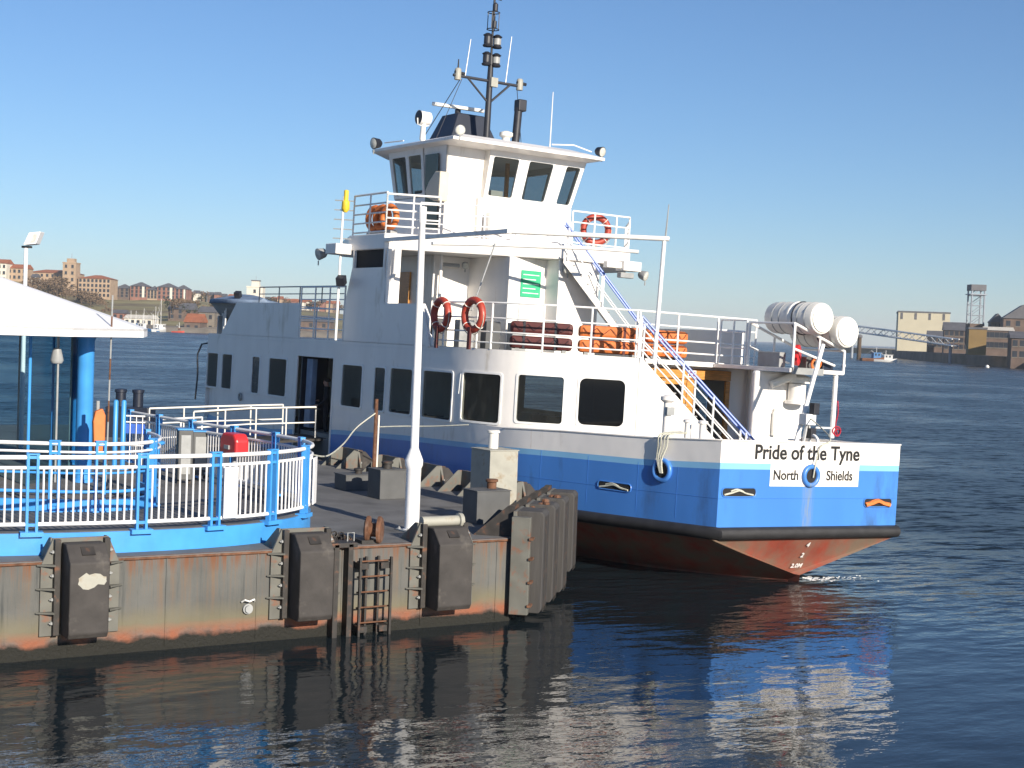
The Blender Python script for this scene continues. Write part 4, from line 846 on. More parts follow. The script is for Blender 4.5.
# awning frame: port beam, diagonal spar to the after pole
ab = MB().box(-4.10, -3.98, 6.5, 12.95, 7.42, 7.52).obj('awning_beam', 'white', ferry)
P0, P1 = Vector((-4.05, 6.62, 7.47)), Vector((-.72, 4.62, 7.53))
MB().tube([P0, P1], .06, 8).obj('awning_spar', 'white_rail', ab, smooth=50)
MB().tube([(-4.0, 10.4, 7.3), (-3.0, 9.9, 7.36), (-.2, 8.5, 7.45), (.9, 8.0, 7.45)], .05, 8).obj('awning_spar', 'white_rail', ab, smooth=50)
MB().cyl((-2.55, 9.6, 7.4), (-3.55, 8.9, 5.6), .02, .02, 6).obj('awning_stay', 'grey', ab)
ap = MB().cyl((-.86, 4.72, UD), (-.80, 4.70, 7.5), .055, .05, 10).obj('after_pole', 'white_rail', ferry, smooth=50); MB().cyl((-.79, 4.68, 7.5), (-.76, 4.66, 8.35), .025, .012, 6).obj('whip_tip', 'grey', ap)
# bridge wing rails
railing(ferry, [(-4.05, 15.0, BD1), (-4.05, 12.95, BD1)], [.06, .32, .58, .84, 1.12], 1.0, r=.03)
railing(ferry, [(-4.05, 12.95, BD1), (-3.1, 12.5, BD1), (-2.75, 12.3, BD1)], [.2, .42, .64, .86, 1.08], .6, r=.03)
railing(ferry, [(-3.3, 12.4, BD1), (-2.2, 11.72, BD1), (-1.2, 11.1, BD1), (-.3, 10.55, BD1)], [.05, .32, .60, .88], .85, r=.024)
railing(ferry, [(.3, 10.3, BD1), (1.0, 10.28, BD1), (2.2, 10.25, BD1), (2.9, 11.2, BD1), (4.0, 12.9, BD1)], [.06, .34, .62, .92], .75, r=.026)
o = MB().box(1.7, 2.3, 9.7, 10.1, 7.05, 7.32).obj('locker_box', 'white', ferry, bevel=.02); MB().box(1.2, 1.7, 9.8, 10.0, 7.1, 7.28).obj('lamp_housing', 'cream', o, bevel=.02)
lamp((2.45, 9.7, 6.95), (.5, -1, -.3), .14); MB().box(1.65, 2.1, 9.75, 9.95, 6.85, 7.0).obj('lamp_housing', 'grey', o, bevel=.02)
# upper stair, from the bridge deck down towards starboard
U0 = Vector((-.05, 10.1, BD0 + .1)); U1 = U0 + SD * 2.25 + Vector((0, 0, UD - BD0 - .1))
us_, hz2, nn2 = stair(U0, U1, .75, 'white', 'upper_stair', 11)
stair_rail(U0, U1, nn2, -.02, [.45, .9], [.05, .5, .95], 'handrail_blue', parent=us_); stair_rail(U0, U1, nn2, .73, [.45, .9], [.05, .5, .95], 'handrail_blue', parent=us_)
# ---- wheelhouse
RB = MB()
WZ0, WZ1, WZ2 = BD1, 8.95, 10.32
wh = MB().prism([(-2.15, 13.15), (-1.15, 13.15), (-1.15, 12.98), (2.05, 12.98), (2.1, 16.2), (1.2, 17.2), (-1.2, 17.2), (-2.15, 16.2)], WZ0, WZ1).obj('wheelhouse', 'white', ferry, bevel=.03)
MB().box(-1.0, 1.9, 12.5, 12.98, WZ0, 8.55).obj('after_skirt', 'white', wh, bevel=.12)
pl = [Vector((-1.0, 13.0, WZ1)), Vector((2.02, 13.0, WZ1)), Vector((2.1, 16.2, WZ1)), Vector((1.2, 17.2, WZ1)), Vector((-1.2, 17.2, WZ1)), Vector((-2.15, 16.2, WZ1)), Vector((-2.15, 14.3, WZ1))]
pt = [Vector((-1.0, 12.72, WZ2)), Vector((2.28, 12.72, WZ2)), Vector((2.36, 16.3, WZ2)), Vector((1.35, 17.5, WZ2)), Vector((-1.35, 17.5, WZ2)), Vector((-2.38, 16.3, WZ2)), Vector((-2.3, 14.3, WZ2))]
wdef = {0: [(.10, .95), (1.22, 2.05), (2.42, 2.93)], 1: [(.25, 1.45), (1.7, 2.95)], 2: [(.15, 1.2)], 3: [(.12, 1.12), (1.3, 2.3)], 4: [(.15, 1.2)], 5: [(.12, .95), (1.05, 1.80)]}
for i in range(6):
    f, U, V = quad_f(pl[i], pl[i + 1], pt[i + 1], pt[i])
    hs_ = [(a, b, .06, 1.24) for (a, b) in wdef[i]]
    hs_ = [(a, min(b, U - .08), c, d) for (a, b, c, d) in hs_]
    wf = wall('glazed_side', f, U, V, hs_, 'white', wh, solid=.05)
    for h in hs_: window(f, h, wf, glass_mat='bridge_glass', r=.12, w=.03, proud=.03)
MB().extrude([(-2.15, 13.15, WZ1), (-2.15, 14.3, WZ1), (-2.3, 14.3, WZ2), (-2.25, 13.0, WZ2)], (.05, 0, 0)).obj('door_side', 'white', wh); MB().extrude([(-2.19, 13.45, 8.0), (-2.19, 14.15, 8.0), (-2.32, 14.15, 10.1), (-2.3, 13.4, 10.1)], (.02, 0, 0)).obj('bridge_door', 'dark_window', wh)
MB().extrude([(-2.15, 13.15, WZ1), (-1.0, 13.15, WZ1), (-1.0, 13.0, WZ2), (-2.25, 13.0, WZ2)], (0, .05, 0)).obj('after_panel', 'white', wh)
MB().extrude([(-1.0, 13.15, WZ1), (-1.0, 12.99, WZ1), (-1.0, 12.72, WZ2), (-1.0, 13.0, WZ2)], (.05, 0, 0)).obj('return_panel', 'white', wh)
con = MB().box(-1.4, 1.4, 15.6, 16.4, WZ1 - .1, 9.3).obj('console', 'navy', wh); MB().box(-.5, -.1, 13.4, 13.7, WZ1, 9.25).obj('chair_back', 'cream', wh); MB().box(.9, 1.0, 14.9, 15.0, WZ1, WZ2).obj('inner_post', 'wood', wh)
# roof with overhang
rp = [(-2.55, 12.15), (2.55, 12.15), (2.65, 16.9), (1.5, 18.1), (-1.5, 18.1), (-2.65, 16.9)]
mb = MB(); n_ = len(rp); mb.v = [(x, y, 10.36) for x, y in rp] + [(x, y, 10.44) for x, y in rp] + [(x * .72, 15 + (y - 15) * .72, 10.66) for x, y in rp] + [(x * .86, 14.9 + (y - 14.9) * .86, 10.30) for x, y in rp]
for i in range(n_):
    j = (i + 1) % n_
    for a, b in ((0, n_), (n_, 2 * n_), (3 * n_, 0)): mb.f.append((a + i, a + j, b + j, b + i)); mb.mi.append(0)
mb.f += [tuple(range(2 * n_, 3 * n_)), tuple(range(4 * n_ - 1, 3 * n_ - 1, -1))]; mb.mi += [0, 0]
rf = mb.obj('wheelhouse_roof', 'white', ferry)
MB().tube([(.9, 12.5, 10.66), (1.6, 12.4, 10.72), (2.3, 12.5, 10.62)], .02, 6).obj('roof_rail', 'white_rail', rf, smooth=50); MB().tube([(-2.5, 15.2, 10.58), (-2.5, 16.4, 10.62)], .02, 6).obj('roof_rail', 'white_rail', rf, smooth=50)
lamp((-2.35, 12.15, 10.62), (-.2, -1, -.15), .14, rf); lamp((2.5, 12.25, 10.62), (.3, -1, -.2), .15, rf, 'mast'); lamp((-2.65, 16.8, 10.62), (-1, -.2, -.15), .17, rf, 'mast')
# searchlight
sl = MB().lathe([(.05, 0), (.09, .05), (.07, .45), (.1, .5)], (-2.2, 14.6, 10.55), n=10).tube([(-2.2 - .2, 14.6, 11.2), (-2.2 - .18, 14.6, 11.02), (-2.2, 14.6, 10.98), (-2.2 + .18, 14.6, 11.02), (-2.2 + .2, 14.6, 11.2)], .02, 6).obj('searchlight', 'white_rail', rf, smooth=50)
MB().lathe([(.1, -.22), (.19, -.18), (.2, .16), (.215, .17)], (-2.2, 14.6, 11.22), (-1, -.05, 0), 16).obj('searchlight_drum', 'white', sl, smooth=40); MB().lathe([(.2, .172), (.02, .19)], (-2.2, 14.6, 11.22), (-1, -.05, 0), 16).obj('lens', 'mast', sl)
# loudspeaker shaped hailer on the port side
MB().extrude([(-2.62, 13.5, 8.98), (-2.62, 13.35, 8.80), (-2.62, 13.0, 8.70), (-2.62, 12.65, 8.68), (-2.62, 12.65, 9.5), (-2.62, 12.95, 9.52), (-2.62, 13.3, 9.25)], (.3, 0, 0)).obj('loud_hailer', 'hailer_cream', ferry, bevel=.03)
# mast casing, radar, mast
mc = MB().add([(-.95, 15.3, 10.6), (.95, 15.3, 10.6), (.95, 16.9, 10.6), (-.95, 16.9, 10.6), (-.5, 15.6, 11.72), (.42, 15.6, 11.72), (.42, 16.6, 11.72), (-.5, 16.6, 11.72)], [(0, 1, 5, 4), (1, 2, 6, 5), (2, 3, 7, 6), (3, 0, 4, 7), (4, 5, 6, 7), (0, 3, 2, 1)]).obj('mast_casing', 'navy', rf, bevel=.03)
rd = MB().lathe([(.09, 0), (.09, .14)], (-.35, 15.9, 11.72), n=10).obj('radar_pedestal', 'mast', mc); MB().obox((-.35, 15.9, 11.92), (1, -.45, -.07), (.45, 1, 0), (0, 0, 1), .8, .06, .055).obj('radar_scanner', 'cream', rd, bevel=.03)
ms = MB().tube([(0, 14.7, 10.55), (0, 14.7, 12.7), (.0, 14.7, 13.4)], [.10, .09, .07], 10).tube([(0, 14.7, 13.4), (0, 14.7, 15.3)], .035, 8).obj('mast', 'mast', ferry, smooth=50)
cb = MB().tube([(-1.25, 14.7, 12.62), (1.15, 14.7, 12.62)], .045, 7).tube([(-.75, 14.7, 12.6), (-.05, 14.7, 12.0)], .035, 6).tube([(.7, 14.7, 12.6), (.05, 14.7, 12.0)], .035, 6).obj('cross_tree', 'mast', ms, smooth=50)
for x in (-1.1, 1.05): MB().lathe([(.1, 0), (.1, .3), (.07, .34)], (x, 14.7, 12.5), n=10).obj('junction_box', 'box_grey', cb, smooth=40); MB().cyl((x - .1, 14.7, 12.72), (x + .22, 14.7, 12.7), .05, .05, 8).obj('deck_light', 'mast', cb)
MB().cyl((-1.1, 14.7, 12.8), (-1.1, 14.7, 13.1), .03, .02, 6).obj('sensor', 'mast', cb); MB().box(-.03, .2, 14.55, 14.68, 12.45, 12.72).obj('junction_box', 'box_grey', ms)
for z in (13.05, 13.6):
    for x in (-.2, .13): o = MB().lathe([(.13, 0), (.15, .04), (.11, .08), (.11, .3), (.15, .34), (.06, .4)], (x, 14.62, z), n=12).obj('navigation_light', 'mast', ms, smooth=35); MB().lathe([(.115, .1), (.115, .28)], (x, 14.62, z), n=12).obj('lens', 'grey' if x > 0 else 'mast', o)
cg = MB()
for a in range(4): cg.cyl((.17 * math.cos(a * 1.57 + .78), 14.7 + .17 * math.sin(a * 1.57 + .78), 14.15), (.17 * math.cos(a * 1.57 + .78), 14.7 + .17 * math.sin(a * 1.57 + .78), 14.65), .014, .014, 5)
for z in (14.15, 14.65): cg.torus((0, 14.7, z), (0, 0, 1), .18, .016, 12, 5)
cg.obj('lantern_cage', 'mast', ms); MB().lathe([(.07, 0), (.07, .2), (.03, .22)], (.03, 14.68, 14.2), n=10).obj('lantern', 'mast', ms, smooth=40); MB().lathe([(.08, 0), (.08, .2), (.03, .25)], (.03, 14.68, 14.7), n=10).obj('lantern', 'mast', ms, smooth=40)
MB().tube([(-.22, 14.7, 15.08), (.24, 14.7, 15.06)], .02, 5).obj('wind_vane', 'mast', ms)
for x, z0, z1 in ((-.85, 12.65, 13.75), (.55, 12.65, 14.05)): MB().cyl((x, 14.7, z0), (x + .12, 14.7, z1), .018, .01, 5).obj('whip_aerial', 'cream', cb)
MB().cyl((2.2, 14.6, 10.5), (2.2, 14.6, 12.6), .022, .012, 6).obj('whip_aerial', 'cream', rf); MB().lathe([(.07, 0), (.07, .1), (.03, .2)], (2.2, 14.6, 10.5), n=8).obj('aerial_foot', 'cream', rf)
ex = MB().cyl((.95, 14.6, 10.6), (1.0, 14.6, 11.95), .12, .12, 10).obj('exhaust_pipe', 'mast', rf, smooth=40); MB().box(.92, 1.2, 14.45, 14.75, 11.85, 12.2).obj('exhaust_cap', 'mast', ex, bevel=.03)
MB().lathe([(.14, 0), (.2, .08), (.12, .14), (.12, .34), (.2, .4), (.2, .5), (.08, .55)], (.5, 14.4, 10.62), n=12).obj('horn', 'cream', rf, smooth=40)
for a, b in (((-.95, 14.7, 12.55), (-1.9, 14.4, 10.55)), ((-1.0, 14.7, 12.55), (-2.1, 14.9, 10.55)), ((.95, 14.7, 12.6), (1.15, 14.5, 10.6)), ((.0, 14.7, 15.0), (.02, 14.7, 13.0))): MB().tube([a, b], .012, 4).obj('stay_wire', 'mast', ms)
# ---- ladder mast left of the bridge wing with yellow beacon
lm = MB().cyl((-4.35, 15.1, UD), (-4.35, 15.1, 8.75), .04, .035, 8).obj('aerial_ladder', 'white_rail', ferry, smooth=50)
for k in range(5): MB().tube([(-4.55, 15.25, 7.55 + k * .27), (-4.1, 14.95, 7.55 + k * .27)], .018, 5).obj('ladder_rung', 'grey', lm)
MB().lathe([(.05, 0), (.12, .1), (.11, .3), (.07, .34), (.07, .62), (.03, .64)], (-4.3, 15.05, 8.3), n=10).obj('distress_beacon', 'yellow', lm, smooth=40)
o = MB().box(-4.6, -4.1, 14.9, 15.6, 7.1, 7.4).obj('lamp_platform', 'white', ferry, bevel=.02); lamp((-4.5, 16.25, 7.12), (-1, -.1, -.3), .17, o); MB().obox((-4.35, 14.95, 6.35), (.7, .7, .5), (-.7, .7, 0), (-.3, -.3, .9), .12, .12, .12).obj('side_lamp', 'mast', lm)
# ---- foredeck: ventilator tower, ensign locker, drape of hose at the bow
MB().obox((-3.9, 23.9, 6.0), (.7, .7, .4), (-.7, .7, 0), (-.3, -.3, .9), .10, .10, .10).obj('side_lamp', 'mast', ferry)
MB().tube(resample([(-4.0, 26.2, 4.3), (-4.1, 26.5, 4.25), (-4.2, 26.6, 3.9), (-4.18, 26.55, 3.2), (-4.2, 26.6, 2.3)], .2), .03, 7).obj('bow_fender_chain', 'mast', ferry, smooth=50)
MB().torus((-4.14, 22.6, 2.62), (1, 0, 0), .11, .03, 14, 6).obj('mooring_eye', 'grey', hull, smooth=50)
# water stains: thin pipe run on the house side near the third window
MB().cyl((-4.13, 8.3, 2.9 + .6), (-4.13, 8.25, 4.0), .012, .012, 5).obj('drain_pipe', 'white_rail', house)

# ---- things carried by the ferry (each its own object; placed in ferry coordinates)
FM = Matrix.Translation((22.6, 23.9, 0)) @ Matrix.Rotation(R(1.6), 4, 'Y')
def aboard(name, label, cat, p, rz=0, group=None):
    o = thing(name, label, cat, (0, 0, 0), (0, 0, 0), group); mw = FM @ Matrix.Translation(p) @ Matrix.Rotation(rz, 4, 'Z'); o.location = mw.to_translation(); o.rotation_euler = mw.to_euler(); return o
def lifebuoy(label, p, rz, hang=True):
    t = aboard('lifebuoy', label, 'lifebuoy', p, rz, 'red lifebuoys on the ferry rails')
    MB().torus((0, 0, 0), (1, 0, 0), .36, .095, 28, 10).obj('ring', 'buoy_red', t, smooth=60)
    for a in (45, 135, 225, 315): MB().torus((0, .36 * math.cos(R(a)), .36 * math.sin(R(a))), (0, -math.sin(R(a)), math.cos(R(a))), .10, .012, 12, 5).obj('band', 'cream', t)
    MB().tube([(-.02, .45 * math.cos(R(a)), .45 * math.sin(R(a)) - (.05 if a % 90 else 0)) for a in range(0, 360, 15)], .012, 5, closed=True).obj('grab_line', 'rope', t)
    if hang: MB().box(-.12, -.06, -.05, .05, -.85, -.3).obj('holder', 'maroon', t)
lifebuoy('red lifebuoy hung on the upper rail, nearer the lamp post', (-4.2, 9.3, 5.45), 0)
lifebuoy('red lifebuoy with rope loops, second along the upper rail', (-4.16, 7.75, 5.46), R(6))
lifebuoy('red lifebuoy on the bridge deck rail right of the wheelhouse', (1.3, 10.6, BD1 + .5), R(70), False)
t = bpy.data.objects.new('coil', None); bpy.data.objects.remove(t)
def canister(label, p, m):
    t = aboard('liferaft_canister', label, 'liferaft', p, 0, 'white liferaft canisters on the stern rack')
    MB().lathe([(.30, 0), (.37, .03), (.39, .09), (.39, .80), (.41, .82), (.41, .88), (.39, .90), (.39, 1.62), (.37, 1.68), (.30, 1.71)], axis=(0, 1, 0), n=24).obj('shell', m, t, smooth=35)
    for y in (.25, .5, 1.15, 1.4): MB().torus((0, y, 0), (0, 1, 0), .393, .012, 24, 5).obj('band', 'grey', t)
    MB().torus((0, .68, 0), (0, 1, 0), .394, .022, 24, 5).obj('strap', 'mast', t)
    MB().lathe([(.33, 0), (.33, .012)], (0, -.012, 0), (0, 1, 0), 24).obj('end_cap', 'cream', t)
canister('upper white liferaft canister on the stern rack with a black strap', (2.62, 2.75, 5.86), 'cream')
canister('lower right white liferaft canister on the stern rack', (3.48, 2.75, 5.58), 'cream')
def float_raft(label, p, rz, w, m, n=2):
    t = aboard('buoyant_float', label, 'buoyant float', p, rz, 'buoyant floats stacked on the upper deck')
    for k in range(n):
        o = MB().box(-w, w, -.35, .35, .04 + k * .36, .36 + k * .36).obj('float_block', m, t, bevel=.09)
        c = []; q = 5
        for i in range(q): x = -w + .1 + (2 * w - .2) * i / (q - 1); c += [(x, -.37, .30 + k * .36), (x + (w * 2 / q) * .5, -.38, .14 + k * .36)]
        MB().tube(resample(c[:-1], .1), .008, 5).obj('grab_rope', 'maroon' if m == 'orange' else 'mast', o)
        for x in (-w * .55, w * .45): MB().box(x - .03, x + .03, -.355, .355, .035 + k * .36, .365 + k * .36).obj('webbing_strap', 'maroon' if m == 'orange' else 'mast', o)
    for x in (-w + .2, w - .2): MB().box(x - .05, x + .05, -.3, .3, -.02, .05).obj('chock', 'grey', t)
float_raft('orange buoyant float with its shade painted maroon, on the upper deck behind the rail', (-2.35, 7.45, UD + .02), R(-32), .78, 'maroon')
float_raft('bright orange buoyant float in the middle of the upper deck', (-.85, 6.62, UD + .02), R(-32), .78, 'orange')
float_raft('orange buoyant float behind the stair head rails', (.75, 6.6, UD + .02), R(-5), .62, 'orange')
t = aboard('float_cage', 'orange floats caged in the white bridge wing rail', 'buoyant float', (-3.75, 13.9, BD1))
for k in range(3): MB().torus((0, -.55 + k * .45, .48), (1, .2, 0), .30, .09, 20, 8).obj('float_ring', 'orange', t, smooth=60)
MB().box(-.1, .12, -.85, .65, .0, .12).obj('tray', 'grey', t, bevel=.02)
# ship's boat under a tarpaulin on the foredeck
t = aboard('covered_boat', "ship's boat under a blue grey tarpaulin on the bow", 'boat', (-3.25, 25.0, UD + .32), 0)
mb = MB(); prof = []
for i in range(9):
    y = -1.8 + 3.6 * i / 8; w = .95 * (1 - (abs(y) / 1.85) ** 2.2) ** .5 + .05; h = .94 + .14 * (1 - (y / 1.9) ** 2)
    prof.append([(-w, y, .72), (-w * .97, y, .86), (-w * .5, y, h * .9), (0, y, h), (w * .5, y, h * .9), (w * .97, y, .86), (w, y, .72)])
mb.v = [p for r_ in prof for p in r_]
for i in range(8):
    for j in range(6): mb.f.append((i * 7 + j, i * 7 + j + 1, (i + 1) * 7 + j + 1, (i + 1) * 7 + j)); mb.mi.append(0)
mb.f += [tuple(range(7)), tuple(range(62, 55, -1))]; mb.mi += [0, 0]
mb.obj('tarpaulin', 'tarp', t, smooth=60, solid=.01)
mb = MB(); mb.v = [p for i in range(9) for p in ((-.95 * (1 - (abs(-1.7 + 3.4 * i / 8) / 1.85) ** 2.2) ** .5, -1.7 + 3.4 * i / 8, .76), (0, -1.7 + 3.4 * i / 8, .16), (.95 * (1 - (abs(-1.7 + 3.4 * i / 8) / 1.85) ** 2.2) ** .5, -1.7 + 3.4 * i / 8, .76))]
for i in range(8):
    for j in range(2): mb.f.append((i * 3 + j, i * 3 + j + 1, (i + 1) * 3 + j + 1, (i + 1) * 3 + j)); mb.mi.append(0)
mb.obj('boat_hull', 'grey', t, smooth=60, solid=.02)
for y in (-1, 1): MB().box(-.5, .5, y - .05, y + .05, -.32, .3).obj('cradle', 'grey', t)
def aboard_mesh(mb_, name, m, label, cat, smooth=60):
    o = mb_.obj(name, m, smooth=smooth); o.matrix_world = FM; return tag(o, label, cat)
aboard_mesh(MB().tube(resample([(1.26, 1.5, 3.5), (.5, .05, 3.14), (.1, -.06, 2.95), (-.03, -.10, 2.6), (-.06, -.08, 2.30)], .1), .016, 6), 'transom_rope', 'rope', 'thin pale line hanging over the transom into its round fairlead', 'rope')
c = taper(1.45, .08)
mb = MB()
for k, dx in enumerate((-.10, -.03, .06, .14)):
    q = c + TT * dx; mb.tube(resample([Vector((-2.45, 1.45 - dx, 3.1)), Vector((q.x + .05, q.y, 3.05)), Vector((q.x, q.y, 2.8)), Vector((q.x, q.y, 2.5)) + TT * (-.04 * k), Vector((c.x, c.y, 2.22)) + TT * (.02 * k)], .08), .018, 6)
aboard_mesh(mb, 'mooring_line', 'rope', 'pale mooring lines looped over the port quarter into a blue ring fairlead', 'rope')
aboard_mesh(MB().tube(resample([(3.52, 3.0, 3.9), (3.54, 2.98, 3.6), (3.50, 3.0, 3.3), (3.6, 3.0, 3.02)], .1), .016, 6).torus((3.55, 2.98, 3.12), (0, 1, 0), .09, .016, 14, 5).torus((3.52, 2.97, 3.16), (.3, 1, 0), .11, .016, 14, 5), 'rope_coil', 'rope_red', 'small red rope coil tied on the raft platform post', 'rope')

# ------------------------------------------------------------------ people aboard
def person(label, loc, rz, group=None):
    t = thing('person', label, 'person', loc, (0, 0, rz), group)
    J = {'pelvis': (0, 0, .95, .15), 'belly': (0, .01, 1.12, .145), 'chest': (0, .0, 1.34, .165), 'neckb': (0, .0, 1.48, .075), 'neck': (0, .02, 1.54, .058), 'head': (0, .03, 1.62, .088), 'crown': (0, .02, 1.72, .075)}
    E = [('pelvis', 'belly'), ('belly', 'chest'), ('chest', 'neckb'), ('neckb', 'neck'), ('neck', 'head'), ('head', 'crown')]
    for s, n_ in ((-1, 'l'), (1, 'r')):
        J.update({'hip' + n_: (s * .10, 0, .88, .105), 'knee' + n_: (s * .12, .03, .49, .07), 'ankle' + n_: (s * .12, -.02, .09, .048), 'toe' + n_: (s * .14, .15, .04, .04),
                  'sh' + n_: (s * .19, 0, 1.42, .075), 'el' + n_: (s * .27, .03 + .05 * s, 1.14, .052), 'wr' + n_: (s * .22, .22, 1.0 + .06 * s, .035), 'palm' + n_: (s * .21, .29, 1.01 + .06 * s, .03)})
        E += [('pelvis', 'hip' + n_), ('hip' + n_, 'knee' + n_), ('knee' + n_, 'ankle' + n_), ('ankle' + n_, 'toe' + n_), ('chest', 'sh' + n_), ('sh' + n_, 'el' + n_), ('el' + n_, 'wr' + n_), ('wr' + n_, 'palm' + n_)]
        for k in range(4):
            J[f'f{k}a' + n_] = (s * (.19 + .018 * k), .33, 1.005 + .06 * s, .009); J[f'f{k}b' + n_] = (s * (.19 + .018 * k), .36 + .008 * (k % 3), .985 + .06 * s, .008); E += [('palm' + n_, f'f{k}a' + n_), (f'f{k}a' + n_, f'f{k}b' + n_)]
        J['th' + n_] = (s * .17, .30, 1.02 + .06 * s, .010); J['th2' + n_] = (s * .155, .335, 1.015 + .06 * s, .009); E += [('palm' + n_, 'th' + n_), ('th' + n_, 'th2' + n_)]
    J['nose'] = (0, .125, 1.615, .013); E.append(('head', 'nose'))
    names = list(J); idx = {n_: i for i, n_ in enumerate(names)}
    me = bpy.data.meshes.new('body'); me.from_pydata([J[n_][:3] for n_ in names], [(idx[a], idx[b]) for a, b in E], [])
    o = bpy.data.objects.new('body', me); COL.objects.link(o)
    sk = o.modifiers.new('skin', 'SKIN'); sv = me.skin_vertices[0].data
    for i, n_ in enumerate(names): sv[i].radius = (J[n_][3], J[n_][3] * (.72 if n_ in ('pelvis', 'belly', 'chest') else 1)); sv[i].use_root = n_ == 'pelvis'
    ss = o.modifiers.new('sub', 'SUBSURF'); ss.levels = 2; ss.render_levels = 2
    dg = bpy.context.evaluated_depsgraph_get(); dg.update(); me2 = bpy.data.meshes.new_from_object(o.evaluated_get(dg)); bpy.data.objects.remove(o)
    me2.materials.clear()
    for m in ('cloth', 'trousers', 'skin'): me2.materials.append(MT[m])
    for p in me2.polygons:
        c = p.center; p.use_smooth = True; p.material_index = 2 if (c.z > 1.51 or (c.y > .24 and c.z > .8 and c.z < 1.3)) else (1 if c.z < .92 else 0)
    link('body', me2, t)
    MB().ball((0, -.005, 1.70), .105, 12, 8, (.9, 1.0, .72)).obj('hair', 'hair', t, smooth=60)
    for s in (-1, 1): MB().ball((s * .032, .108, 1.655), .012, 6, 4).obj('eye', 'hair', t)
    return t
wp_ = FM @ Vector((-3.55, 17.1, 1.75)); person('person in dark clothes standing inside the side entrance', wp_, R(60))
wp_ = FM @ Vector((2.2, 6.75, 1.75)); person('person in dark clothes behind the open saloon doorway at the stern', wp_, R(170))

# ------------------------------------------------------------------ boarding gangway to the side entrance
t = thing('boarding_gangway', 'boarding gangway with thin white handrails leading to the ferry entrance', 'gangway', (0, 0, 0))
MB().extrude([(12.2, 40.0, DECK + .02), (18.7, 40.0, 1.82), (18.7, 41.7, 1.82), (12.2, 41.7, DECK + .02)], (0, 0, .07)).obj('ramp_plate', 'iron', t)
railing(t, [(14.6, 40.0, 1.75), (16.2, 40.0, 1.85), (18.3, 40.0, 1.9)], [.45, .9], .95, .026, 'cream', .022)
railing(t, [(13.9, 41.7, 1.75), (15.8, 41.7, 1.82), (18.0, 41.7, 1.88)], [.45, .88], 1.1, .026, 'cream', .022)
railing(t, [(13.2, 38.8, DECK + .02), (14.7, 39.6, DECK + .02)], [.5, 1.0], .8, .026, 'fence_white', .022)
t = thing('slack_line', 'dark slack mooring line sagging from the entrance to the gangway head', 'rope'); MB().tube(resample([(18.4, 39.9, 2.75), (17.2, 40.6, 2.72), (15.6, 41.5, 2.55)], .2), .02, 6).obj('line', 'mast', t)

# ================================================================== FAR SHORES
MT['grass'] = mat('winter_grass', (0.23, 0.20, 0.085), 0.95, 0.35, 0.03, dirt=(0.10, 0.065, 0.03), dirt_amt=0.45, dirt_scale=0.02)
MT['scrub'] = mat('bare_winter_scrub', (0.17, 0.115, 0.07), 0.95, 0.4, 0.4)
MT['evergreen'] = mat('dark_evergreen', (0.035, 0.045, 0.02), 0.95, 0.4, 0.4)
MT['bark'] = mat('bark', (0.08, 0.055, 0.035), 0.95, 0.3, 1)
MT['brick_tan'] = mat('tan_brick', (0.36, 0.26, 0.175), 0.9, 0.15, 0.3)
MT['brick_red'] = mat('red_brick', (0.24, 0.115, 0.085), 0.9, 0.2, 0.4)
MT['brick_dark'] = mat('dark_brick', (0.12, 0.085, 0.068), 0.9, 0.25, 0.4)
MT['stone'] = mat('quay_stone', (0.16, 0.14, 0.115), 0.9, 0.3, 0.2)
MT['render_white'] = mat('white_render', (0.62, 0.58, 0.50), 0.8, 0.1, 0.3)
MT['render_cream'] = mat('cream_cladding', (0.46, 0.42, 0.31), 0.7, 0.06, 0.2)
MT['yellow_wall'] = mat('ochre_wall', (0.20, 0.13, 0.045), 0.8, 0.12, 0.3)
MT['slate'] = mat('slate_roof', (0.10, 0.10, 0.11), 0.7, 0.2, 0.4)
MT['tile'] = mat('red_roof_tile', (0.30, 0.10, 0.045), 0.85, 0.2, 0.4)
MT['far_glass'] = mat('far_window_glass', (0.03, 0.035, 0.045), 0.15, 0.2, 0.3)
MT['boat_blue'] = mat('boat_blue', (0.03, 0.14, 0.34), 0.5, 0.1, 0.5); MT['boat_red'] = mat('boat_red', (0.42, 0.05, 0.03), 0.5, 0.1, 0.5); MT['boat_white'] = mat('boat_white', (0.72, 0.72, 0.70), 0.45, 0.05, 0.5); MT['boat_brown'] = mat('boat_brown', (0.16, 0.07, 0.035), 0.6, 0.15, 0.5)
MT['lattice'] = mat('lattice_steel', (0.26, 0.29, 0.33), 0.6, 0.2, 0.3)
MT['sand'] = mat('shore_sand', (0.34, 0.26, 0.16), 0.95, 0.2, 0.05)
YAW = -VIEW
def zpix(x, y, d): return at(x, y, d).z

# left bank: quay strip and grassed hill rising behind it
cols = list(range(-1000, -120, 40)) + list(range(-120, 470, 14)); ridge = [(-1000, 235), (-500, 243), (-120, 262), (0, 276), (30, 279), (60, 285), (90, 294), (112, 298), (190, 301), (230, 304), (300, 310), (400, 318), (470, 327)]
rows_d = [596, 600, 640, 700, 760, 830, 905, 1000]; frac = [0, 0, .06, .22, .48, .80, 1.0, 1.04]
mb = MB(); random.seed(11)
for d, fr in zip(rows_d, frac):
    for x in cols:
        p = ground(x, d, 0); zr = zpix(x, interp(ridge, x), 905); z = -2 if d == 596 else max(1.8, 1.8 + (zr - 1.8) * fr) + (random.uniform(-.5, .5) if d > 600 else 0); mb.v.append((p.x, p.y, z))
nc = len(cols)
for i in range(len(rows_d) - 1):
    for j in range(nc - 1): mb.f.append((i * nc + j, i * nc + j + 1, (i + 1) * nc + j + 1, (i + 1) * nc + j)); mb.mi.append(0 if i > 1 else 1)
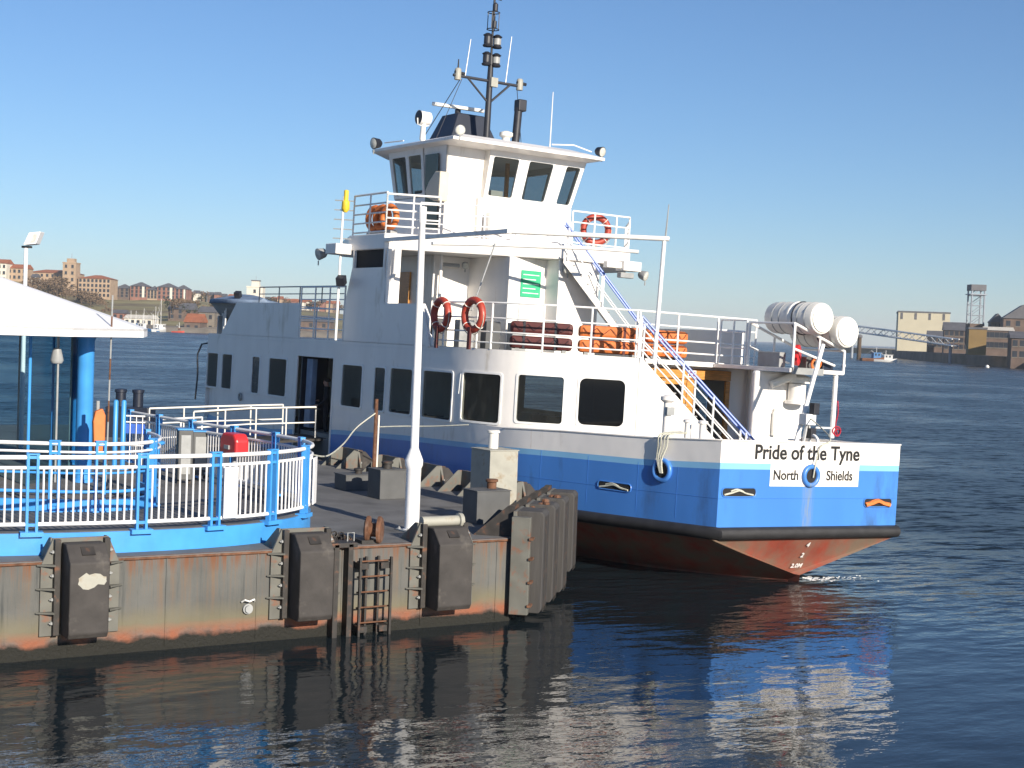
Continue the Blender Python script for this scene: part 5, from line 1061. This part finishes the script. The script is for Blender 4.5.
tag(mb.obj('hill', ['grass', 'stone'], smooth=60), kind='structure')

def hill_z(x, d):
    zr = zpix(x, interp(ridge, x), 905); fr = interp(list(zip(rows_d, frac)), d); return max(1.8, 1.8 + (zr - 1.8) * fr)
def building(name, label, cat, x0, x1, ytop, ybase, d, deep, wall_m, roof_m, nx=0, ny=0, roof='gable', rh=3.0, group=None, win=(1.3, 1.7), yaw=0.0, extra=None):
    """x0..x1, ytop..ybase: where it shows in the photo at distance d"""
    a, b = at(x0, ybase, d), at(x1, ybase, d); w = (b - a).length; zb = min(a.z, b.z); h = abs(at((x0 + x1) / 2, ytop, d).z - at((x0 + x1) / 2, ybase, d).z)
    t = thing(name, label, cat, ((a.x + b.x) / 2, (a.y + b.y) / 2, zb), (0, 0, YAW + yaw), group)
    wl_ = MB().box(-w / 2, w / 2, 0, deep, -4, h).obj('wall', wall_m, t)
    if roof == 'gable':
        MB().extrude([(-w / 2 - .4, -.5, h), (-w / 2 - .4, deep + .5, h), (-w / 2 - .4, deep / 2, h + rh)], (w + .8, 0, 0)).obj('roof', roof_m, t)
    elif roof == 'gable_end':
        MB().extrude([(-w / 2 - .4, -.5, h), (w / 2 + .4, -.5, h), (0, -.5, h + rh)], (0, deep + 1, 0)).obj('roof', roof_m, t)
    elif roof == 'hip':
        e = min(w, deep) * .45; MB().add([(-w / 2 - .5, -.5, h), (w / 2 + .5, -.5, h), (w / 2 + .5, deep + .5, h), (-w / 2 - .5, deep + .5, h), (-w / 2 + e, deep / 2, h + rh), (w / 2 - e, deep / 2, h + rh)], [(0, 1, 5, 4), (1, 2, 5), (2, 3, 4, 5), (3, 0, 4), (0, 3, 2, 1)]).obj('roof', roof_m, t)
    else: MB().box(-w / 2 - .2, w / 2 + .2, -.2, deep + .2, h, h + .6).obj('parapet', roof_m, t)
    if nx:
        ww, wh_ = win; me = MB().box(-ww / 2, ww / 2, -.06, .06, -wh_ / 2, wh_ / 2).mesh('window', 'far_glass'); sill = MB().box(-ww / 2 - .15, ww / 2 + .15, -.16, 0, -wh_ / 2 - .22, -wh_ / 2).mesh('sill', 'stone')
        for i in range(nx):
            for j in range(ny):
                o = link('window', me, t, loc=(-w / 2 + w * (i + .5) / nx, 0, h * (j + .55) / ny))
                if nx * ny < 24: link('sill', sill, o)
    return t, w, h
# hilltop block with tower
t, w, h = building('hilltop_block', 'large tan hilltop block, right wing below the tower', 'building', 78, 110, 278, 297, 850, 16, 'brick_tan', 'tile', 8, 4, 'hip', 2.2)
t, w, h = building('hilltop_block', 'long tan hilltop block reaching left from the tower', 'building', 28, 76, 272, 296, 862, 16, 'brick_tan', 'tile', 9, 4, 'hip', 2.0)
t, w, h = building('hilltop_tower', 'square tan brick tower standing over the hilltop blocks', 'tower', 62, 75, 263, 296, 848, 9, 'brick_tan', 'brick_tan', 2, 5, 'flat', 1)
MB().box(-2.2, 2.2, 2.5, 6.5, h + .6, h + 2.8).obj('cupola', 'brick_tan', t); MB().cyl((0, 4.5, h + 2.8), (0, 4.5, h + 6), .18, .1, 6).obj('flagpole', 'lattice', t)
building('hillside_terrace', 'pale terrace on the far left hill top', 'building', -8, 6, 263, 282, 840, 12, 'render_white', 'tile', 3, 3, 'gable', 2.5)
building('hillside_terrace', 'tan terrace just left of the floodlight post', 'building', 7, 26, 268, 286, 846, 12, 'brick_tan', 'tile', 4, 3, 'gable', 2.5)
building('white_cottage', 'small white cottage among scrub below the hilltop block', 'house', 31, 36, 277, 284, 800, 7, 'render_white', 'slate', 1, 2, 'gable', 1.8)
# red brick flats on the ridge
for (x0, x1, yt, yb, lab, m) in ((115, 129, 288, 297, 'low brown brick flats leftmost on the ridge', 'brick_dark'), (130, 147, 286, 297, 'red brick flats with hipped roof, second on the ridge', 'brick_red'), (147, 157, 290, 298, 'pale brick link block between the red flats', 'brick_tan'), (157, 175, 287, 299, 'wide red brick flats in the middle of the ridge', 'brick_red'), (175, 187, 289, 299, 'red and white flats at the right end of the row', 'brick_red')):
    t, w, h = building('ridge_flats', lab, 'flats', x0, x1, yt, yb, 880, 12, m, 'slate', max(3, int((x1 - x0) / 4)), 3, 'hip', 2.6, 'brick flats along the ridge')
    if m == 'brick_red': MB().box(w * .2, w * .34, -.25, -.02, 0, h).obj('white_bay', 'render_white', t)
# suburb beyond, right part of the ridge: individual small houses
random.seed(21)
for k, x in enumerate(range(186, 340, 7)):
    y = interp(ridge, x) - random.uniform(1, 4); hgt = random.uniform(3.5, 6)
    building('ridge_house', 'small far house among the trees on the right of the ridge', 'house', x, x + random.uniform(4, 6), y - hgt, y + 1, 930 + random.uniform(-20, 40), 8, random.choice(['render_white', 'brick_tan', 'brick_red', 'brick_dark']), random.choice(['slate', 'tile', 'slate']), 0, 0, 'gable', 1.8, 'small houses on the ridge')
t, w, h = building('white_light_tower', 'white harbour light tower with small lantern rising beyond the ferry bow', 'tower', 246, 262, 287, 312, 800, 8, 'render_white', 'render_white', 1, 3, 'flat', 1)
MB().box(-2.0, 2.0, 1.5, 5.5, h + .6, h + 3.4).obj('lantern_room', 'render_white', t); MB().box(-2.3, 2.3, 1.2, 5.8, h + 3.4, h + 3.9).obj('lantern_cap', 'slate', t); MB().cyl((0, 3.5, h + 3.9), (0, 3.5, h + 6), .15, .1, 6).obj('vane', 'lattice', t)
# quayside sheds
building('quay_shed', 'long low white roofed shed behind the fishing boats', 'shed', 124, 152, 318, 326, 640, 12, 'render_white', 'render_white', 5, 1, 'gable', 1.6)
building('quay_shed', 'small brown brick shed left of the white roofed shed', 'shed', 112, 124, 313, 320, 660, 9, 'brick_red', 'slate', 2, 1, 'gable', 1.6)
building('boathouse', 'dark boathouse with orange tiled gable right of the fishing boats', 'boathouse', 184, 200, 322, 333, 612, 14, 'brick_dark', 'tile', 2, 1, 'gable', 3.6)
building('quay_store', 'dark slate roofed store behind the orange tiled boathouse', 'store', 168, 192, 309, 319, 680, 12, 'brick_dark', 'slate', 3, 2, 'gable', 3.0)
building('quay_store', 'grey store by the water just left of the ferry bow', 'store', 198, 214, 312, 333, 625, 12, 'stone', 'slate', 2, 2, 'gable', 2.5)
building('quay_store', 'long dark quay store mostly hidden behind the ferry', 'store', 214, 330, 318, 334, 630, 14, 'brick_dark', 'slate', 9, 2, 'gable', 2.5)

def boat(name, label, x, d, L, hull_m, cabin_m, masts=((.1, 8),), yaw=0.0, group=None, cab=(.05, .3, 2.0)):
    t = thing(name, label, 'boat', ground(x, d, 0), (0, 0, YAW + yaw), group)
    B = L * .28; mb = MB(); n = 9; secs = []
    for i in range(n):
        u = i / (n - 1); xx = -L / 2 + L * u; w = B / 2 * (1 - max(0, (u - .45) / .55) ** 2.2) * (.82 + .18 * min(1, u * 4)); zt = L * (.10 + .07 * max(0, u - .4) ** 1.5 * 2)
        secs.append([(xx, -w, zt), (xx, -w * .82, -.1), (xx, -w * .3, -.5), (xx, w * .3, -.5), (xx, w * .82, -.1), (xx, w, zt)])
    mb.v = [p for s_ in secs for p in s_]
    for i in range(n - 1):
        for j in range(5): mb.f.append((i * 6 + j, i * 6 + j + 1, (i + 1) * 6 + j + 1, (i + 1) * 6 + j)); mb.mi.append(0)
        mb.f.append((i * 6 + 5, i * 6, (i + 1) * 6, (i + 1) * 6 + 5)); mb.mi.append(0)
    mb.f.append((0, 1, 2, 3, 4, 5)); mb.mi.append(0)
    mb.obj('hull', hull_m, t, smooth=50)
    c0, c1, ch = cab; z0 = L * .1
    cb_ = MB().prism([(L * c0, -B * .3), (L * c1, -B * .26), (L * c1, B * .26), (L * c0, B * .3)], z0, z0 + ch).obj('wheelhouse', cabin_m, t); MB().box(L * c0 - .15, L * c1 + .2, -B * .33, B * .33, z0 + ch, z0 + ch + .12).obj('cabin_roof', cabin_m, t)
    for k in range(2): xx = L * (c0 + (c1 - c0) * (.28 + .42 * k)); MB().box(xx - L * .03, xx + L * .03, -B * .3 - .03, B * .3 + .03, z0 + ch * .5, z0 + ch * .85).obj('window', 'far_glass', cb_)
    for (u, hh) in masts:
        m_ = MB().cyl((L * u, 0, z0), (L * u, 0, hh), .11, .06, 6).obj('mast', 'boat_white', t); MB().cyl((L * u, 0, hh * .5), (L * u - L * .22, 0, hh * .75), .06, .05, 5).obj('boom', 'boat_white', m_); MB().tube([(L * u, 0, hh), (-L * .45, 0, L * .12)], .03, 4).obj('stay', 'lattice', m_)
    return t
boat('fishing_boat', 'blue hulled fishing boat moored at the far left quay', 146, 590, 11, 'boat_blue', 'boat_white', ((.1, 9), (-.3, 7)), R(160), 'fishing boats at the far quay')
boat('fishing_boat', 'white fishing boat with tall mast, right of the blue one', 160, 592, 10, 'boat_white', 'boat_white', ((.05, 13), (-.2, 8)), R(75), 'fishing boats at the far quay')
boat('fishing_boat', 'brown fishing boat between the white and blue ones', 153, 598, 9, 'boat_brown', 'boat_white', ((.1, 10),), R(20), 'fishing boats at the far quay')
boat('fishing_boat', 'small red boat in front of the orange tiled boathouse', 178, 590, 5, 'boat_red', 'boat_brown', ((.1, 4),), R(10), 'fishing boats at the far quay', (.0, .2, 1.2))
boat('fishing_boat', 'dark fishing boat just off the shelter eave', 138, 600, 10, 'boat_brown', 'boat_blue', ((.1, 8), (-.2, 7)), R(170), 'fishing boats at the far quay')
boat('fishing_boat', 'white and blue fishing boat behind the shelter eave', 128, 598, 10, 'boat_blue', 'boat_white', ((.1, 8),), R(10), 'fishing boats at the far quay')

# scrub and trees on the slope: trunk plus a crown of many small twig clumps
def crown_mesh(seed, m, n=150):
    random.seed(seed); mb = MB()
    lobes = [(random.uniform(-.6, .6), random.uniform(-.5, .5), random.uniform(.5, 1.1), random.uniform(.35, .6)) for _ in range(6)]
    for _ in range(n):
        lx, ly, lz, lr = random.choice(lobes); v = Vector((random.gauss(0, 1), random.gauss(0, 1), random.gauss(0, 1))).normalized() * lr * random.uniform(.5, 1.0); c = Vector((lx, ly, lz)) + v
        if c.z < .05: c.z = random.uniform(.05, .3)
        s_ = random.uniform(.05, .14); a = Vector((random.uniform(-1, 1), random.uniform(-1, 1), random.uniform(-1, 1))).normalized(); b = a.orthogonal().normalized(); cc = a.cross(b)
        mb.add([c + a * s_, c - a * s_ * .5 + b * s_, c - a * s_ * .6 - b * s_ * .8 + cc * s_ * .4, c + cc * s_], [(0, 1, 2), (0, 2, 3), (0, 3, 1)])
    return mb.mesh('crown', m)
CR = [crown_mesh(1, 'scrub'), crown_mesh(2, 'scrub'), crown_mesh(3, 'evergreen'), crown_mesh(4, 'scrub')]
TRK = MB().tube([(0, 0, -.5), (.03, 0, .4), (.0, .05, .9)], [.07, .05, .02], 6).tube([(.02, 0, .35), (.3, .1, .8)], [.035, .012], 5).tube([(.02, 0, .45), (-.25, -.1, .85)], [.03, .01], 5).mesh('trunk', 'bark')
def bush(label, x, y, d, s_, k, group, name='scrub_tree'):
    p = at(x, y, d); t = thing(name, label, 'tree', (p.x, p.y, p.z - .2), (0, 0, random.uniform(0, 6)), group); t.scale = (s_ * 1.25, s_ * 1.25, s_)
    link('crown', CR[k], t); link('trunk', TRK, t)
random.seed(33)
for i in range(34):
    x = random.uniform(24, 108); yb = interp([(24, 286), (60, 296), (90, 306), (112, 322)], x) + random.uniform(-3, 6)
    bush('bare brown scrub tree on the slope below the hilltop block', x, yb, 790 + random.uniform(-50, 40), random.uniform(3.5, 6), random.choice((0, 1, 3)), 'scrub trees on the slope')
for i in range(12): bush('dark shrub at the foot of the hill behind the quay', random.uniform(165, 215), random.uniform(308, 320), 690 + random.uniform(-15, 20), random.uniform(3, 5), random.choice((2, 0, 2)), 'shrubs behind the quay', 'quay_shrub')
for i in range(26): x = random.uniform(184, 345); bush('small far tree between the houses on the ridge', x, interp(ridge, x) - random.uniform(-1, 2), 915 + random.uniform(0, 30), random.uniform(3, 4.5), random.choice((2, 0, 1)), 'trees on the ridge', 'ridge_tree')

# ------------------------------------------------------------------ right bank
def strip(pts, z0, z1, width, m, name):
    """quay running through ground points, face towards the river"""
    mb = MB(); n_ = len(pts)
    for p in pts: q = p + Vector((fwd0.x + .7 * rt0.x, fwd0.y + .7 * rt0.y, 0)) * width; mb.v += [(p.x, p.y, z0), (p.x, p.y, z1), (q.x, q.y, z1 + .3)]
    for i in range(n_ - 1):
        for j in range(2): mb.f.append((i * 3 + j, i * 3 + 3 + j, i * 3 + 4 + j, i * 3 + 1 + j)); mb.mi.append(0)
    return mb.obj(name, m)
tag(strip([ground(840, 900, 0), ground(862, 880, 0), ground(905, 850, 0)], -2, 3.0, 120, 'sand', 'far_beach'), kind='structure')
tag(strip([ground(893, 640, 0), ground(915, 575, 0), ground(950, 500, 0), ground(990, 455, 0), ground(1040, 415, 0), ground(1120, 370, 0), ground(1350, 300, 0), ground(1800, 240, 0)], -2, 3.2, 160, 'stone', 'right_quay'), kind='structure')
building('cream_warehouse', 'tall cream clad warehouse with dark slots along its top', 'warehouse', 898, 948, 312, 342, 620, 30, 'render_cream', 'slate', 0, 0, 'flat', 1, yaw=R(-13))
wt = [o for o in bpy.data.objects if o.name == 'cream_warehouse'][0]
for k in range(4): MB().box(-10 + k * 5.6 + .6, -10 + k * 5.6 + 1.5, -.15, -.01, 9.6, 12.2).obj('louvre_slot', 'slate', wt)
for (x0, x1, yt, yb, d, lab, wm, rm, nx, ny, rt_, rh) in (
    (928, 946, 337, 347, 560, 'low dark brick warehouse left of the far right quay row', 'brick_dark', 'slate', 4, 2, 'gable', 2.5),
    (944, 968, 330, 350, 535, 'dark brick quay building below the lattice tower', 'brick_dark', 'slate', 5, 3, 'gable', 3.0),
    (969, 986, 329, 341, 440, 'ochre walled quay building catching the sun', 'yellow_wall', 'slate', 0, 0, 'flat', 1),
    (985, 1012, 330, 350, 470, 'grey quay building with white eaves right of the ochre one', 'brick_dark', 'render_white', 6, 2, 'gable', 1.2),
    (1003, 1040, 318, 352, 480, 'tall dark gabled house at the right edge of the picture', 'brick_dark', 'slate', 4, 3, 'gable_end', 4.5),
    (990, 1003, 322, 348, 500, 'dark slated gable end between the grey building and the tall house', 'stone', 'slate', 2, 3, 'gable_end', 3.0),
    (1012, 1060, 338, 360, 420, 'long dark quay store at the right edge close to the water', 'brick_dark', 'slate', 7, 2, 'gable', 2)):
    building('quay_building', lab, 'building', x0, x1, yt, yb, d, 14, wm, rm, nx, ny, rt_, rh, 'buildings on the right quay', yaw=R(-14))
# lattice tower
b0 = at(974, 345, 500); t = thing('lattice_tower', 'grey lattice steel tower with a boxed head on the right quay', 'tower', (b0.x, b0.y, b0.z), (0, 0, YAW)); H_ = at(974, 286, 500).z - b0.z; w = 2.1
for sx in (-1, 1):
    for sy in (-1, 1): MB().cyl((sx * w, sy * w, 0), (sx * w, sy * w, H_), .28, .28, 6).obj('leg', 'lattice', t)
for k in range(6):
    z0, z1 = H_ * k / 6, H_ * (k + 1) / 6
    for sy in (-1, 1): MB().cyl((-w, sy * w, z0), (w, sy * w, z1), .12, .12, 5).obj('brace', 'lattice', t); MB().cyl((-w, sy * w, z1), (w, sy * w, z1), .14, .14, 5).obj('girt', 'lattice', t)
MB().box(-w - .4, w + .4, -w - .4, w + .4, H_ - 1.6, H_ + .4).obj('head_house', 'slate', t); MB().box(-w - .7, w + .7, -w - .7, w + .7, H_ - 3, H_ - 2.7).obj('gallery', 'lattice', t); MB().box(-w - .3, w + .3, -w - .3, w + .3, 0, H_ * .36).obj('plinth_house', 'brick_dark', t)
# long white footbridge gangway
A0, A1 = at(848, 331, 560), at(952, 346, 480)
t = thing('truss_gangway', 'long white truss gangway sloping down across the right quay', 'gangway')
d_ = (A1 - A0); n_ = Vector((-d_.y, d_.x, 0)).normalized()
for s_ in (0, 2.4):
    for dz in (0, 2.2): MB().cyl(A0 + n_ * s_ + Vector((0, 0, dz)), A1 + n_ * s_ + Vector((0, 0, dz)), .22, .22, 6).obj('chord', 'boat_white', t)
    for k in range(16):
        p, q = A0 + d_ * (k / 16) + n_ * s_, A0 + d_ * ((k + 1) / 16) + n_ * s_
        MB().cyl(p + Vector((0, 0, 0 if k % 2 else 2.2)), q + Vector((0, 0, 2.2 if k % 2 else 0)), .13, .13, 5).obj('diagonal', 'boat_white', t)
MB().extrude([A0, A1, A1 + n_ * 2.4, A0 + n_ * 2.4], (0, 0, .15)).obj('deck_plate', 'lattice', t)
for u in (.02, .96): p = A0 + d_ * u + n_ * 1.2; MB().cyl((p.x, p.y, -1), p, .5, .5, 8).obj('pier', 'lattice', t)
# mooring pile, motor boats and buoys
p = ground(860, 520, 0); t = thing('mooring_pile', 'weathered timber mooring pile standing in the far river', 'pile', p); MB().cyl((0, 0, -1), (0, 0, 7.6), .75, .7, 10).obj('timber', 'bark', t, smooth=40); MB().lathe([(.95, 0), (1.0, .3), (.9, .9), (.4, 1.1)], (0, 0, 7.5), n=10).obj('cap', 'slate', t)
boat('motor_boat', 'dark hulled motor boat moored beside the timber pile', 875, 480, 9, 'boat_brown', 'boat_blue', ((.1, 4.5),), R(15), 'small motor boats on the river', (-.05, .25, 1.8))
boat('motor_boat', 'white motor boat moored right of the dark one', 887, 470, 7, 'boat_white', 'boat_white', ((.0, 3.6),), R(-20), 'small motor boats on the river', (-.05, .3, 1.5))
for (x, y, lab) in ((989, 368, 'white mooring buoy far right near the quay'), (845, 367, 'white mooring buoy just right of the liferaft canisters')):
    d = CAM_H * FOC / max(6, y - (331.75 + .0367 * (x - 512))); p = ground(x, d, 0); t = thing('mooring_buoy', lab, 'buoy', p, group='white mooring buoys'); MB().ball((0, 0, .25), .55, 12, 8).obj('float', 'boat_white', t, smooth=60); MB().cyl((0, 0, .7), (0, 0, 1.0), .06, .06, 6).obj('ring_post', 'iron', t)

# wash at the stern: scattered foam flecks on the water
random.seed(9); mb = MB()
for k in range(90):
    u = random.random() ** 1.6; a = R(-22) + random.gauss(0, .12 + .12 * (1 - u)); r_ = .1 + u * 1.6; cx, cy = 22.9 + r_ * math.cos(a) , 24.25 + r_ * math.sin(a) * .55 + random.gauss(0, .15)
    s_ = random.uniform(.012, .045) * (1.2 - u * .8); n_ = 6; mb.add([(cx + s_ * 1.8 * math.cos(i * 1.047) * random.uniform(.6, 1.2), cy + s_ * math.sin(i * 1.047) * random.uniform(.6, 1.2), .012 + .02 * random.random()) for i in range(n_)], [tuple(range(n_))])
MT['foam'] = mat('foam', (0.75, 0.77, 0.78), 0.8, 0.1, 10)
tag(mb.obj('wash_foam', 'foam'), 'white foam flecks where the wash leaves the stern', 'foam', kind='stuff')


# ------------------------------------------------------------------ thin air between here and the far banks
hz_m = bpy.data.materials.new('thin_haze'); hz_m.use_nodes = True; hn = hz_m.node_tree.nodes; hn.remove(hn['Principled BSDF'])
pv = hn.new('ShaderNodeVolumePrincipled'); pv.inputs['Color'].default_value = (0.86, 0.92, 1.0, 1); pv.inputs['Density'].default_value = 0.00015
hz_m.node_tree.links.new(pv.outputs[0], hn['Material Output'].inputs['Volume'])
tag(MB().box(-5100, 5100, -3100, 6600, -5, 90).obj('haze', hz_m), 'thin pale haze over the river', 'haze', kind='stuff')
